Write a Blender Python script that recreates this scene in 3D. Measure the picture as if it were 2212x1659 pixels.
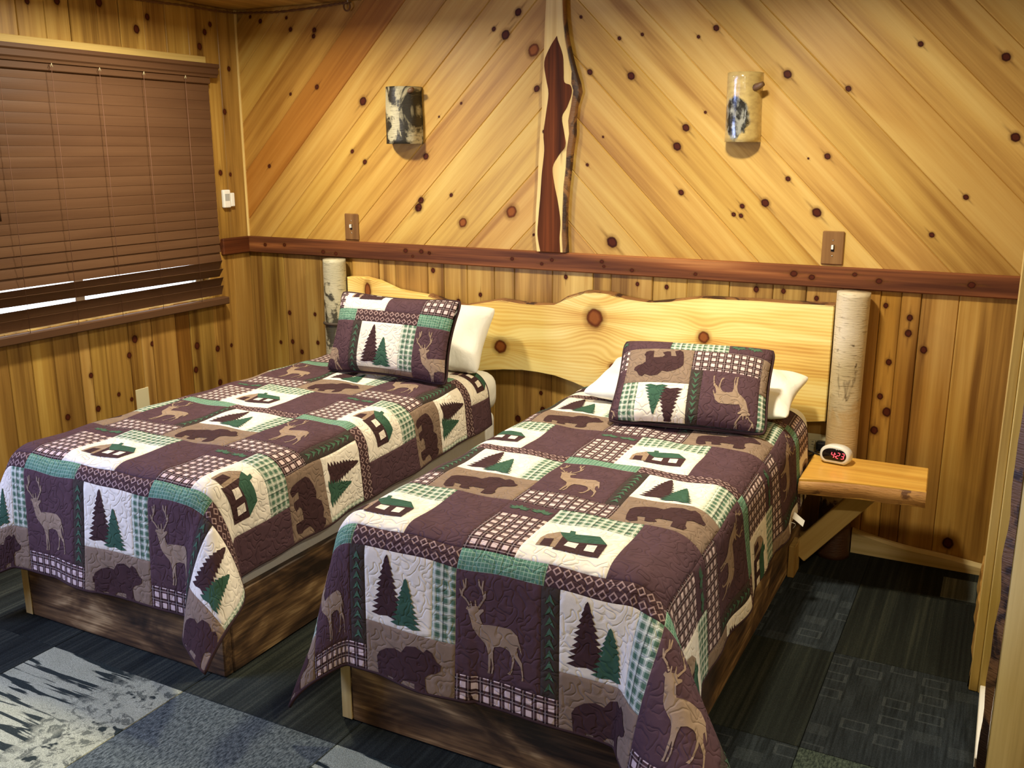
import bpy, bmesh, math, random
import numpy as np
from mathutils import Matrix, Vector, noise as mnoise
from mathutils.geometry import tessellate_polygon

for o in list(bpy.data.objects):
    bpy.data.objects.remove(o, do_unlink=True)
sc = bpy.context.scene
COL = sc.collection
rnd = random.Random(7)
PI = math.pi

# ------------------------------------------------------------------ camera
FPX, YAW, PITCH = 2062.88, -0.479485, -0.239843
cam_d = bpy.data.cameras.new('camera')
cam_d.sensor_width = 36.0
cam_d.lens = FPX * 36.0 / 2212.0
cam_d.clip_start = 0.02
cam = bpy.data.objects.new('camera', cam_d)
COL.objects.link(cam)
fw = Vector((math.sin(YAW)*math.cos(PITCH), math.cos(YAW)*math.cos(PITCH), math.sin(PITCH)))
rt = Vector((math.cos(YAW), -math.sin(YAW), 0))
up = rt.cross(fw)
cm = Matrix((rt, up, -fw)).transposed().to_4x4()
cm.translation = (3.61395, -3.90883, 1.6)
cam.matrix_world = cm
sc.camera = cam

# ------------------------------------------------------------------ world, lights, exposure
w = bpy.data.worlds.new('sky'); sc.world = w; w.use_nodes = True
bg = w.node_tree.nodes['Background']
bg.inputs[0].default_value = (0.80, 0.90, 1.0, 1); bg.inputs[1].default_value = 3.0
sc.view_settings.view_transform = 'Standard'
sc.view_settings.look = 'None'
sc.view_settings.gamma = 1.0
sc.view_settings.use_curve_mapping = False
sc.view_settings.exposure = 0.50
sc.cycles.max_bounces = 5; sc.cycles.diffuse_bounces = 3; sc.cycles.glossy_bounces = 2; sc.cycles.use_adaptive_sampling = True; sc.cycles.adaptive_threshold = 0.12; sc.cycles.transmission_bounces = 4; sc.cycles.transparent_max_bounces = 8
WARM = (1.0, 0.905, 0.71)
LAMPS = [(0.80, -0.95, 24.0, 'round flush ceiling lamp over the left bed'), (2.70, -1.05, 24.0, 'round flush ceiling lamp over the right bed'), (4.10, -2.95, 18.0, 'round flush ceiling lamp nearest the camera')]
DAY_W = 70.0
# daylight entering by the second window of the left wall, nearer the camera than the frame shows
ld = bpy.data.lights.new('window_daylight', 'AREA'); ld.shape = 'RECTANGLE'; ld.size = 1.1; ld.size_y = 1.05
ld.energy = DAY_W; ld.color = (0.43, 0.54, 1.0)
lo = bpy.data.objects.new('window_daylight', ld); COL.objects.link(lo)
lo.location = (0.02, -3.15, 1.42); lo.rotation_euler = (0, math.radians(-90), 0)

# ------------------------------------------------------------------ helpers
WM = {}
def M4(origin, X, Y):
    X = Vector(X).normalized(); Y = Vector(Y).normalized(); Z = X.cross(Y).normalized(); Y = Z.cross(X)
    m = Matrix((X, Y, Z)).transposed().to_4x4(); m.translation = Vector(origin); return m
def link(ob, parent=None, M=None):
    COL.objects.link(ob)
    M = M or Matrix.Identity(4)
    if parent is not None:
        ob.parent = parent; ob.matrix_parent_inverse = WM[parent].inverted()
    ob.matrix_basis = M
    WM[ob] = M
    return ob
def tag(o, label=None, cat=None, group=None, kind=None):
    if label: o['label'] = label
    if cat: o['category'] = cat
    if group: o['group'] = group
    if kind: o['kind'] = kind
    return o
def empty(name, loc, label=None, cat=None, group=None, kind=None):
    o = bpy.data.objects.new(name, None); o.empty_display_size = 0.05
    link(o, None, Matrix.Translation(Vector(loc)))
    return tag(o, label, cat, group, kind)
def mobj(name, verts, faces, mat, parent=None, M=None, smooth=False, uv=None, color=None):
    me = bpy.data.meshes.new(name)
    me.from_pydata([tuple(map(float, v)) for v in verts], [], [tuple(int(i) for i in f) for f in faces])
    if uv is not None:
        ul = me.uv_layers.new(name='UVMap')
        idx = np.empty(len(me.loops), int); me.loops.foreach_get('vertex_index', idx)
        ul.data.foreach_set('uv', np.asarray(uv, np.float32)[idx].ravel())
    if smooth:
        me.polygons.foreach_set('use_smooth', [True]*len(me.polygons))
    if mat: me.materials.append(mat)
    o = bpy.data.objects.new(name, me)
    if color: o.color = (*color, 1)
    return link(o, parent, M)
def bmobj(name, bm, mat, parent=None, M=None, smooth=False, color=None):
    me = bpy.data.meshes.new(name); bm.to_mesh(me); bm.free()
    if smooth: me.polygons.foreach_set('use_smooth', [True]*len(me.polygons))
    if mat: me.materials.append(mat)
    o = bpy.data.objects.new(name, me)
    if color: o.color = (*color, 1)
    return link(o, parent, M)
def board(name, M, sx, sy, sz, mat, parent=None, bev=0.003, seg=1, color=None, smooth=False):
    """box centred on M, grain along local X"""
    bm = bmesh.new(); bmesh.ops.create_cube(bm, size=1.0)
    for v in bm.verts: v.co = Vector((v.co.x*sx, v.co.y*sy, v.co.z*sz))
    if bev: bmesh.ops.bevel(bm, geom=list(bm.edges), offset=bev, segments=seg, affect='EDGES', profile=0.5)
    return bmobj(name, bm, mat, parent, M, smooth, color)
def wbox(name, x0, x1, y0, y1, z0, z1, mat, parent=None, grain='x', bev=0.003, seg=1, color=None, smooth=False):
    c = ((x0+x1)/2, (y0+y1)/2, (z0+z1)/2); d = (x1-x0, y1-y0, z1-z0)
    if grain == 'x': return board(name, M4(c, (1,0,0), (0,1,0)), d[0], d[1], d[2], mat, parent, bev, seg, color, smooth)
    if grain == 'y': return board(name, M4(c, (0,1,0), (-1,0,0)), d[1], d[0], d[2], mat, parent, bev, seg, color, smooth)
    return board(name, M4(c, (0,0,1), (1,0,0)), d[2], d[0], d[1], mat, parent, bev, seg, color, smooth)
def plate(name, pts, n, X, t, mat, parent, color=None, bev=0.0035):
    if name == 'plank' and color: k = 1+rnd.uniform(-.07, .05); color = (color[0]*k, color[1]*k*(1+rnd.uniform(-.03, .02)), color[2]*k*(1+rnd.uniform(-.08, .05)))
    """flat polygon (world points) extruded by t along n, grain along X"""
    pts = [Vector(p) for p in pts]; n = Vector(n).normalized(); X = Vector(X).normalized(); Y = n.cross(X)
    c = sum(pts, Vector())/len(pts); M = M4(c, X, Y)
    P = [((p-c).dot(X), (p-c).dot(Y)) for p in pts]
    A = sum(P[i][0]*P[(i+1) % len(P)][1]-P[(i+1) % len(P)][0]*P[i][1] for i in range(len(P)))
    if A < 0: P.reverse()
    bm = bmesh.new()
    b = [bm.verts.new((x, y, 0)) for x, y in P]; f = [bm.verts.new((x, y, t)) for x, y in P]
    top = bm.faces.new(f); k = len(P)
    for i in range(k): bm.faces.new((b[i], b[(i+1) % k], f[(i+1) % k], f[i]))
    bm.faces.new(list(reversed(b)))
    if bev: bmesh.ops.bevel(bm, geom=list(top.edges), offset=bev, segments=1, affect='EDGES')
    o = bmobj(name, bm, mat, parent, M, False, color)
    o['_t'] = t
    return o, P, M
def tube(name, path, rad, mat, parent=None, n=8, M=None, closed=False, smooth=True):
    P = [Vector(p) for p in path]; V = []; F = []; k = len(P)
    prev = None
    for i, p in enumerate(P):
        if closed: t = (P[(i+1) % k]-P[i-1]).normalized()
        else: t = (P[min(i+1, k-1)]-P[max(i-1, 0)]).normalized()
        if prev is None:
            a = Vector((0,0,1)) if abs(t.z) < .9 else Vector((1,0,0)); nn = t.cross(a).normalized()
        else:
            nn = (prev - t*prev.dot(t)).normalized()
        prev = nn; bb = t.cross(nn)
        r = rad(i/(k-1)) if callable(rad) else rad
        for j in range(n):
            an = 2*PI*j/n; V.append(p+nn*math.cos(an)*r+bb*math.sin(an)*r)
    m = k if closed else k-1
    for i in range(m):
        for j in range(n):
            a = i*n+j; b = i*n+(j+1) % n; i2 = (i+1) % k
            F.append((a, b, i2*n+(j+1) % n, i2*n+j))
    if not closed:
        F.append(list(range(n-1, -1, -1))); F.append([(k-1)*n+j for j in range(n)])
    return mobj(name, V, F, mat, parent, M, smooth)
def clip(poly, a, b, c):
    """keep a*x+b*y<=c"""
    out = []
    for i in range(len(poly)):
        p, q = poly[i], poly[(i+1) % len(poly)]
        dp = a*p[0]+b*p[1]-c; dq = a*q[0]+b*q[1]-c
        if dp <= 0: out.append(p)
        if (dp < 0 < dq) or (dq < 0 < dp):
            t = dp/(dp-dq); out.append((p[0]+(q[0]-p[0])*t, p[1]+(q[1]-p[1])*t))
    return out
def inside(poly, p):
    r = False; j = len(poly)-1
    for i in range(len(poly)):
        if (poly[i][1] > p[1]) != (poly[j][1] > p[1]) and p[0] < (poly[j][0]-poly[i][0])*(p[1]-poly[i][1])/(poly[j][1]-poly[i][1])+poly[i][0]: r = not r
        j = i
    return r

def dense(pts, n=6):
    out = []
    P = [Vector(p) for p in pts]
    for i in range(len(P)-1):
        a = P[max(i-1, 0)]; b = P[i]; c = P[i+1]; d = P[min(i+2, len(P)-1)]
        for k in range(n):
            t = k/n; out.append(.5*((2*b)+(c-a)*t+(2*a-5*b+4*c-d)*t*t+(3*b-a-3*c+d)*t**3))
    return out+[P[-1]]

# ------------------------------------------------------------------ materials
def srgb(r, g, b):
    f = lambda c: (c/255/12.92) if c/255 <= 0.04045 else ((c/255+0.055)/1.055)**2.4
    return (f(r), f(g), f(b))
class NT:
    def __init__(s, name):
        s.m = bpy.data.materials.new(name); s.m.use_nodes = True; s.t = s.m.node_tree; s.n = s.t.nodes
        s.b = s.n['Principled BSDF']
    def node(s, typ, **kw):
        nd = s.n.new(typ)
        for k, v in kw.items(): setattr(nd, k, v)
        return nd
    def link(s, a, b): s.t.links.new(a, b)
    def val(s, sock, v):
        if isinstance(v, (int, float)): sock.default_value = v
        elif isinstance(v, (tuple, list)): sock.default_value = (*v, 1) if (len(v) == 3 and sock.type == 'RGBA') else v
        else: s.link(v, sock)
    def math(s, op, a, b=None, c=None, clamp=False):
        nd = s.node('ShaderNodeMath', operation=op, use_clamp=clamp); s.val(nd.inputs[0], a)
        if b is not None: s.val(nd.inputs[1], b)
        if c is not None: s.val(nd.inputs[2], c)
        return nd.outputs[0]
    def mix(s, f, a, b, mode='MIX'):
        nd = s.node('ShaderNodeMix', data_type='RGBA', blend_type=mode); s.val(nd.inputs[0], f)
        s.val(nd.inputs[6], a); s.val(nd.inputs[7], b); return nd.outputs[2]
    def ramp(s, f, stops, interp='LINEAR'):
        nd = s.node('ShaderNodeValToRGB'); nd.color_ramp.interpolation = interp
        cr = nd.color_ramp
        while len(cr.elements) > 1: cr.elements.remove(cr.elements[-1])
        for i, (p, c) in enumerate(stops):
            e = cr.elements[0] if i == 0 else cr.elements.new(p)
            e.position = p; e.color = (*c, 1) if len(c) == 3 else c
        s.link(f, nd.inputs[0]); return nd.outputs[0]
    def noise(s, vec, scale, detail=3, rough=.5, dist=0):
        nd = s.node('ShaderNodeTexNoise'); s.link(vec, nd.inputs['Vector'])
        nd.inputs['Scale'].default_value = scale; nd.inputs['Detail'].default_value = detail
        nd.inputs['Roughness'].default_value = rough; nd.inputs['Distortion'].default_value = dist
        return nd.outputs[0]
    def mapping(s, vec, scale=(1,1,1), loc=(0,0,0)):
        nd = s.node('ShaderNodeMapping'); s.link(vec, nd.inputs[0])
        nd.inputs['Scale'].default_value = scale; s.val(nd.inputs['Location'], loc); return nd.outputs[0]
    def objc(s): return s.node('ShaderNodeTexCoord').outputs['Object']
    def uvc(s): return s.node('ShaderNodeTexCoord').outputs['UV']
    def sep(s, v):
        nd = s.node('ShaderNodeSeparateXYZ'); s.link(v, nd.inputs[0]); return nd.outputs
    def rough(s, v): s.val(s.b.inputs['Roughness'], v)
    def base(s, v): s.val(s.b.inputs['Base Color'], v)
    def spec(s, v): s.val(s.b.inputs['Specular IOR Level'], v)
    def bump(s, h, dist, strength=1.0):
        nd = s.node('ShaderNodeBump'); s.link(h, nd.inputs['Height']); nd.inputs['Distance'].default_value = dist
        nd.inputs['Strength'].default_value = strength; s.link(nd.outputs[0], s.b.inputs['Normal'])
def plain(name, col, rough=.5, spec=.5, emit=None, es=1, metal=0):
    t = NT(name); t.base(col); t.rough(rough); t.spec(spec); t.b.inputs['Metallic'].default_value = metal
    if emit: t.val(t.b.inputs['Emission Color'], emit); t.b.inputs['Emission Strength'].default_value = es
    return t.m
def wood(name, light, mid, dark, rough=.42, stretch=1.0, streak=1.0, spec=.22):
    """grain along object X; each piece gets its own offset and its own tint (object colour)"""
    t = NT(name); oi = t.node('ShaderNodeObjectInfo'); co = t.objc()
    off = t.node('ShaderNodeCombineXYZ'); r = oi.outputs['Random']
    t.link(t.math('MULTIPLY', r, 37.0), off.inputs[0]); t.link(t.math('MULTIPLY', r, 91.0), off.inputs[1]); t.link(t.math('MULTIPLY', r, 53.0), off.inputs[2])
    ad = t.node('ShaderNodeVectorMath', operation='ADD'); t.link(co, ad.inputs[0]); t.link(off.outputs[0], ad.inputs[1])
    v = ad.outputs[0]
    broad = t.noise(t.mapping(v, (0.55*stretch, 8, 8)), 1.0, 2, .5, .9)
    med = t.noise(t.mapping(v, (0.9*stretch, 36, 36)), 1.0, 3, .55, .5)
    fine = t.noise(t.mapping(v, (5*stretch, 150, 150)), 1.0, 2, .6)
    f = t.math('ADD', t.math('MULTIPLY', broad, .62), t.math('MULTIPLY', med, .28*streak))
    f = t.math('ADD', f, t.math('MULTIPLY', fine, .10))
    c = t.ramp(f, [(.34, light), (.50, mid), (.66, dark)])
    c = t.mix(1.0, c, oi.outputs['Color'], 'MULTIPLY')
    t.base(c); t.rough(rough); t.spec(spec)
    return t.m
PINE = wood('pine', srgb(214,183,108), srgb(198,160,85), srgb(160,118,56))
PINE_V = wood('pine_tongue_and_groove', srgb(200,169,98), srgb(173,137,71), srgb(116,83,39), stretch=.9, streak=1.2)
CEDAR = wood('red_cedar', srgb(186,128,76), srgb(136,82,46), srgb(82,46,28), streak=1.3, rough=.5, spec=.15)
SLABW = wood('cream_sapwood', srgb(240,214,140), srgb(228,196,118), srgb(200,160,86))
HEART = wood('dark_heartwood', srgb(150,84,42), srgb(114,60,30), srgb(64,34,20), streak=1.3, rough=.6, spec=.08)
SHELFW = wood('honey_pine', srgb(246,204,108), srgb(236,186,88), srgb(206,148,62), rough=.28)
PALE = wood('pale_pine', srgb(226,206,150), srgb(204,180,122), srgb(166,138,84), rough=.55)
PLATEW = wood('walnut_plate', srgb(152,114,68), srgb(130,93,53), srgb(100,68,38), rough=.45)
BLINDW = wood('brown_blind', srgb(98,70,48), srgb(88,61,41), srgb(76,51,34), rough=.5, streak=.6, spec=.15)
def burnt():
    t = NT('torched_pine'); co = t.objc(); oi = t.node('ShaderNodeObjectInfo')
    ad = t.node('ShaderNodeVectorMath', operation='ADD'); t.link(co, ad.inputs[0])
    of = t.node('ShaderNodeCombineXYZ'); t.link(t.math('MULTIPLY', oi.outputs['Random'], 40.), of.inputs[0]); t.link(of.outputs[0], ad.inputs[1]); v = ad.outputs[0]
    big = t.noise(t.mapping(v, (3.0, 7, 7)), 1.0, 3, .55, 1.2)
    gr = t.noise(t.mapping(v, (4, 90, 90)), 1.0, 4, .65)
    f = t.math('ADD', big, t.math('MULTIPLY', t.math('SUBTRACT', gr, .5), .5))
    t.base(t.ramp(f, [(.34, srgb(48,36,26)), (.47, srgb(84,62,42)), (.60, srgb(128,98,64)), (.76, srgb(206,172,120))]))
    t.rough(.5); t.bump(gr, .0008, .4); return t.m
BURNT = burnt()
def knot_mat(name, core, rim, tails=.55):
    t = NT(name); u = t.uvc(); x, y, z = t.sep(u)[:3]
    r = t.math('SQRT', t.math('ADD', t.math('MULTIPLY', x, x), t.math('MULTIPLY', y, y)))
    nz = t.noise(t.mapping(u, (1,1,1)), 2.6, 3); r = t.math('ADD', r, t.math('MULTIPLY', t.math('SUBTRACT', nz, .5), .22))
    ring = t.noise(t.mapping(u, (1,1,1)), 7, 2)
    c = t.ramp(r, [(0, core), (.26, core), (.40, rim), (.52, srgb(120,72,32)), (1, srgb(150,104,50))])
    t.base(t.mix(t.math('MULTIPLY', ring, .35), c, rim)); t.rough(.55); t.spec(.1)
    a = t.ramp(r, [(.42, (1,1,1)), (.54, (.28,.28,.28)), (.85, (0,0,0))])
    vy = t.math('MULTIPLY', y, 7.0); tail = t.math('MULTIPLY', t.math('EXPONENT', t.math('MULTIPLY', t.math('MULTIPLY', vy, vy), -1.0)), t.math('MULTIPLY', t.math('MAXIMUM', t.math('SUBTRACT', 1.0, t.math('DIVIDE', t.math('ABSOLUTE', x), 2.1)), 0.0), tails))
    a = t.math('MAXIMUM', a, tail)
    tr = t.node('ShaderNodeBsdfTransparent'); mx = t.node('ShaderNodeMixShader')
    t.link(a, mx.inputs[0]); t.link(tr.outputs[0], mx.inputs[1]); t.link(t.b.outputs[0], mx.inputs[2])
    t.link(mx.outputs[0], t.n['Material Output'].inputs[0]); return t.m
KNOT = knot_mat('pine_knot', srgb(84,38,20), srgb(48,18,12))
KNOT_R = knot_mat('red_knot', srgb(150,88,42), srgb(96,46,20), 0.0)
def bark(name, pale, grey, dark, thr, base_dark=None, fine=1.0):
    t = NT(name); v = t.objc()
    n1 = t.noise(t.mapping(v, (9, 9, 7)), 1.0, 4, .6, .8); n2 = t.noise(t.mapping(v, (26, 26, 200)), 1.0, 3, .6)
    n3 = t.noise(t.mapping(v, (3, 3, 3)), 1.0, 2)
    c = t.mix(t.ramp(n3, [(.35, (0,0,0)), (.65, (1,1,1))]), pale, grey)
    c = t.mix(t.ramp(n2, [(.57, (0,0,0)), (.72, (1,1,1))]), c, t.mix(.5, grey, dark))
    c = t.mix(t.ramp(n1, [(thr, (0,0,0)), (thr+.07, (1,1,1))]), c, dark)
    if base_dark:
        zz = t.math('ADD', t.sep(v)[2], t.math('MULTIPLY', t.math('SUBTRACT', n1, .5), .5))
        c = t.mix(t.ramp(zz, [(.56, (.85,)*3), (.64, (0,0,0))]), c, t.mix(n3, srgb(206,178,128), srgb(186,154,104)))
        z = t.sep(v)[2]; f = t.math('ADD', t.math('MULTIPLY', z, 4.0), t.math('MULTIPLY', t.math('SUBTRACT', n1, .5), 1.6))
        c = t.mix(t.ramp(f, [(base_dark, (1,1,1)), (base_dark+.35, (0,0,0))]), c, srgb(74,46,28))
    t.base(c); t.rough(.5); t.bump(t.math('ADD', n2, n1), .003*fine, .6); return t.m
BIRCH = bark('birch_bark', srgb(230,216,184), srgb(190,172,132), srgb(92,74,50), .62, .9)
BIRCH_G = bark('grey_birch_bark', srgb(214,204,170), srgb(170,164,132), srgb(66,62,46), .54)
SCONCE_G = bark('mottled_birch_bark', srgb(206,196,158), srgb(122,116,88), srgb(42,38,28), .47)
ROUGHBARK = bark('rough_bark', srgb(120,86,56), srgb(96,68,44), srgb(44,28,20), .50)
EDGEBARK = bark('live_edge', srgb(158,112,62), srgb(122,82,46), srgb(62,38,24), .52)
SHELFBARK = bark('shelf_live_edge', srgb(214,164,96), srgb(184,132,72), srgb(112,74,42), .58)
WHITE_PL = plain('white_plastic', srgb(238,238,230), .35)
IVORY = plain('ivory_plastic', srgb(216,206,166), .4)
BLACK = plain('black_plastic', (.012,.012,.014), .3)
DARKLENS = plain('dark_lens', (.008,.006,.008), .12)
RED = plain('red_led', (.2,.0,.0), .4, emit=(1.0,.05,.06), es=4.0)
METAL = plain('brushed_metal', (.5,.48,.44), .35, metal=1)
CORDM = plain('string', srgb(120,84,64), .8)
ROPE = plain('brown_rope', srgb(104,68,28), .8)
GLASS = NT('window_glass'); GLASS.base((1,1,1)); GLASS.rough(0.02); GLASS.b.inputs['Transmission Weight'].default_value = 1; GLASS.b.inputs['IOR'].default_value = 1.02; GLASS = GLASS.m
LAMPGL = plain('lit_diffuser', (1,.9,.7), .5, emit=WARM, es=6)
DRYWALL = plain('white_paint', srgb(236,230,214), .7)

# fabrics: UV in metres
def fabric(name, fn, quilt=1.0, depth=.0030, seam=True):
    t = NT(name); u = t.uvc(); x, y, z = t.sep(u)[:3]
    c = fn(t, u, x, y)
    weave = t.noise(u, 900, 2)
    mott = t.noise(u, 26, 3)
    c = t.mix(1.0, c, t.ramp(t.math('ADD', t.math('MULTIPLY', weave, .5), t.math('MULTIPLY', mott, .5)), [(.3, (.74,.74,.74)), (.7, (1.12,1.12,1.12))]), 'MULTIPLY')
    t.base(c); t.rough(.92); t.spec(.12); pass
    m = t.noise(t.mapping(u, (1, 1, 1), (3.1, 7.7, 0)), 31, 0, .4, .9)
    d = t.math('ABSOLUTE', t.math('SUBTRACT', m, .5))
    h = t.ramp(d, [(.0, (0,0,0)), (.03, (.45,)*3), (.12, (1,1,1))])
    t.bump(h, depth*quilt, .75)
    return t.m
C_BROWN = srgb(88,64,68); C_DK = srgb(62,44,44); C_TAN = srgb(142,120,100); C_CREAM = srgb(246,236,214); C_GREEN = srgb(58,100,72); C_GRN2 = srgb(104,146,112); C_PINK = srgb(222,198,190)
def f_plain(c): return lambda t, u, x, y: c
def gt(t, a, th): return t.math('GREATER_THAN', a, th)
def fr(t, a, k, o=0.0): return t.math('FRACT', t.math('ADD', t.math('MULTIPLY', a, k), o+50))
def f_check(t, u, x, y):
    k = 1/.031
    fx, fy = fr(t, x, k), fr(t, y, k)
    lx, ly = gt(t, fx, .47), gt(t, fy, .47)
    both = t.math('MULTIPLY', lx, ly); anyl = t.math('MAXIMUM', lx, ly)
    line = t.math('MAXIMUM', t.math('LESS_THAN', t.math('ABSOLUTE', t.math('SUBTRACT', fx, .21)), .05), t.math('LESS_THAN', t.math('ABSOLUTE', t.math('SUBTRACT', fy, .21)), .05))
    c = t.mix(anyl, srgb(44,30,30), srgb(86,62,60)); c = t.mix(t.math('MULTIPLY', line, .35), c, C_PINK)
    return t.mix(both, c, C_PINK)
def f_plaid(t, u, x, y):
    k = 1/.023
    fx, fy = fr(t, x, k), fr(t, y, k)
    bx, by = gt(t, fx, .5), gt(t, fy, .5)
    c = t.mix(t.math('MULTIPLY', t.math('ADD', bx, by), .5), srgb(196,204,180), srgb(86,116,92))
    wl = t.math('MAXIMUM', t.math('LESS_THAN', t.math('ABSOLUTE', t.math('SUBTRACT', fx, .25)), .06), t.math('LESS_THAN', t.math('ABSOLUTE', t.math('SUBTRACT', fy, .25)), .06))
    c = t.mix(t.math('MULTIPLY', wl, .7), c, srgb(232,230,210))
    kl = t.math('LESS_THAN', t.math('ABSOLUTE', t.math('SUBTRACT', fr(t, x, 1/.046), .75)), .035)
    return t.mix(t.math('MULTIPLY', kl, .7), c, srgb(26,46,34))
def f_band(t, u, x, y):
    fx, fy = fr(t, x, 1/.011), fr(t, y, 1/.011)
    l = t.math('MAXIMUM', t.math('LESS_THAN', fx, .16), t.math('LESS_THAN', fy, .16))
    l2 = gt(t, fr(t, x, 1/.022), .5)
    return t.mix(t.math('MULTIPLY', l, .5), t.mix(t.math('MULTIPLY', l2, .4), srgb(98,140,114), srgb(74,114,90)), srgb(192,212,184))
def f_diam(t, u, x, y):
    yr = t.math('MULTIPLY', y, 1/.0275); row = t.math('FLOOR', yr)
    fx = t.math('ABSOLUTE', t.math('SUBTRACT', t.math('FRACT', t.math('ADD', t.math('MULTIPLY', x, 1/.0275), t.math('ADD', t.math('MULTIPLY', row, .5), 50.0))), .5)); fy = t.math('ABSOLUTE', t.math('SUBTRACT', t.math('FRACT', yr), .5))
    m = t.math('MULTIPLY', t.math('ADD', fx, fy), 2.15)
    o = t.math('MULTIPLY', gt(t, m, .60), t.math('LESS_THAN', m, 1.0))
    return t.mix(o, srgb(76,54,54), srgb(168,140,132))
FAB = dict(brown=fabric('plum_brown_cotton', f_plain(C_BROWN)), deer=None, cream=fabric('cream_cotton', f_plain(C_CREAM)), tan=fabric('taupe_cotton', f_plain(C_TAN)),
           check=fabric('brown_check_cotton', f_check), plaid=fabric('green_plaid_cotton', f_plaid), band=fabric('green_crosshatch_cotton', f_band),
           diam=fabric('diamond_print_cotton', f_diam), strip=fabric('dark_olive_cotton', f_plain(srgb(70,60,54))))
FAB['deer'] = FAB['brown']
M_GREEN = fabric('green_applique', f_plain(srgb(62,94,74))); M_DARK = fabric('dark_applique', f_plain(srgb(70,48,48))); M_TAN = fabric('tan_applique', f_plain(srgb(160,136,112)))
M_WIN = fabric('cream_applique', f_plain(srgb(240,228,208))); M_LEAF = fabric('leaf_applique', f_plain(srgb(78,108,84)))
BACKING = fabric('white_backing', f_plain(srgb(232,224,206)))
BINDING = plain('brown_binding', srgb(66,48,48), .9, .1)
def sheet():
    t = NT('white_sheet'); v = t.objc(); n = t.noise(t.mapping(v, (9, 9, 5)), 1.0, 4, .55, .6)
    t.base(srgb(238,236,224)); t.rough(.85); t.spec(.15); t.bump(n, .018, .6); return t.m
SHEET = sheet()

# ------------------------------------------------------------------ setting: shell
W, CEIL, RAIL0, RAIL1 = 3.66, 2.285, 1.076, 1.160
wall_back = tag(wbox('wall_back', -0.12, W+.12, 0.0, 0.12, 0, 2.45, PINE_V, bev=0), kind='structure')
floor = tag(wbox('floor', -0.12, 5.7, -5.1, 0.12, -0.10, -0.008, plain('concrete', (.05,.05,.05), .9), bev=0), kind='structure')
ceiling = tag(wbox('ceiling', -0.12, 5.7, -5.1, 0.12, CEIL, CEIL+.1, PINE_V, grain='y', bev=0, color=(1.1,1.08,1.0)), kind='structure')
WY0, WY1, WZ0, WZ1 = -1.78, -0.30, 0.87, 1.99
wall_left = empty('wall_left', (0, -2.5, 0), kind='structure')
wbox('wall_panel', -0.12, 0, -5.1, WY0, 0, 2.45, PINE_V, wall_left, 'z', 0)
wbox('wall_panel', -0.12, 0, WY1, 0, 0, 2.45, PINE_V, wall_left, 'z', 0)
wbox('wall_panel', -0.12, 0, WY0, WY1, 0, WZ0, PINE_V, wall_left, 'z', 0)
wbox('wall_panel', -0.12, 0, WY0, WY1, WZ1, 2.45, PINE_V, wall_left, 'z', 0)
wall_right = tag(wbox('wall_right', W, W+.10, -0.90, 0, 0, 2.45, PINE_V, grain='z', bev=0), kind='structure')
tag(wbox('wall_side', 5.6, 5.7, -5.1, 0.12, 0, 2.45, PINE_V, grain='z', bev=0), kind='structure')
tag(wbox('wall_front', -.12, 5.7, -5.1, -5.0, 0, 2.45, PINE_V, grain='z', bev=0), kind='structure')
w2 = empty('window_2', (.0, -3.15, .85), kind='structure')
for a in ((-3.76, -3.70, .85, 2.0), (-2.60, -2.54, .85, 2.0), (-3.70, -2.60, .85, .90), (-3.70, -2.60, 1.95, 2.0), (-3.17, -3.13, .90, 1.95)):
    wbox('window_frame', -.02, .045, a[0], a[1], a[2], a[3], PALE, w2, 'z')

KN_ALL = []           # (object, polygon in wall coordinates, map) for knots
def add_knot(pl, wx, wy, r, red=False, ax=1.2):
    ob, M, to3, t = pl
    p = M.inverted() @ Vector(to3(wx, wy))
    n = 28; R = r*1.85; ex = 2.2 if not red else 1.1; V = [(0,0,0)]; UV = [(0,0)]; F = []
    for k, q in enumerate((.35, .7, 1.0)):
        for j in range(n):
            an = 2*PI*j/n; V.append((R*q*ax*ex*math.cos(an), R*q*math.sin(an), 0)); UV.append((q*ex*math.cos(an), q*math.sin(an)))
    for j in range(n):
        F.append((0, 1+j, 1+(j+1) % n))
        for k in range(2):
            a = 1+k*n+j; b = 1+k*n+(j+1) % n; F.append((a, a+n, b+n, b))
    ua = wx*13.7+wy*5.3
    mobj('knot', V, F, KNOT_R if red else KNOT, ob, M @ Matrix.Translation((p.x, p.y, t+.0006)), uv=UV)
def knot_at(pls, wx, wy, r, red=False, ax=1.2):
    for ob, poly, M, to3, t in pls:
        if inside(poly, (wx, wy)):
            add_knot((ob, M, to3, t), wx, wy, r, red, ax); return True
    return False

# ---- back wall: diagonal boards above the rail
to_back = lambda x, z: (x, 0, z)
diag = []
rc = [2.69, 2.926, 3.166, 3.400, 3.637, 3.873, 4.110, 4.348, 4.587, 4.818, 5.057, 5.290, 5.522, 5.76, 6.0]
lc = [2.2, 1.96, 1.720, 1.475, 1.228, .995, .757, .515, .280, .045, -.187, -.420, -.66]
rcol = [(1,.97,.92), (.98,.93,.84), (.99,.95,.86), (.97,.90,.78), (1,.95,.85), (.98,.92,.80), (1.12,1.10,1.02), (1,.95,.84), (.99,.95,.86), (.95,.90,.78), (1.02,1.02,.90), (.95,.92,.80), (1.0,.98,.82), (.95,.9,.8)]
lcol = [(.86,.80,.66), (.88,.81,.68), (.88,.76,.58), (.68,.46,.28), (.98,.90,.76), (.98,.90,.74), (.95,.86,.70), (.97,.89,.76), (1.02,1.0,.88), (1.04,1.03,.92), (1.0,.94,.82), (.95,.9,.8)]
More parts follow.
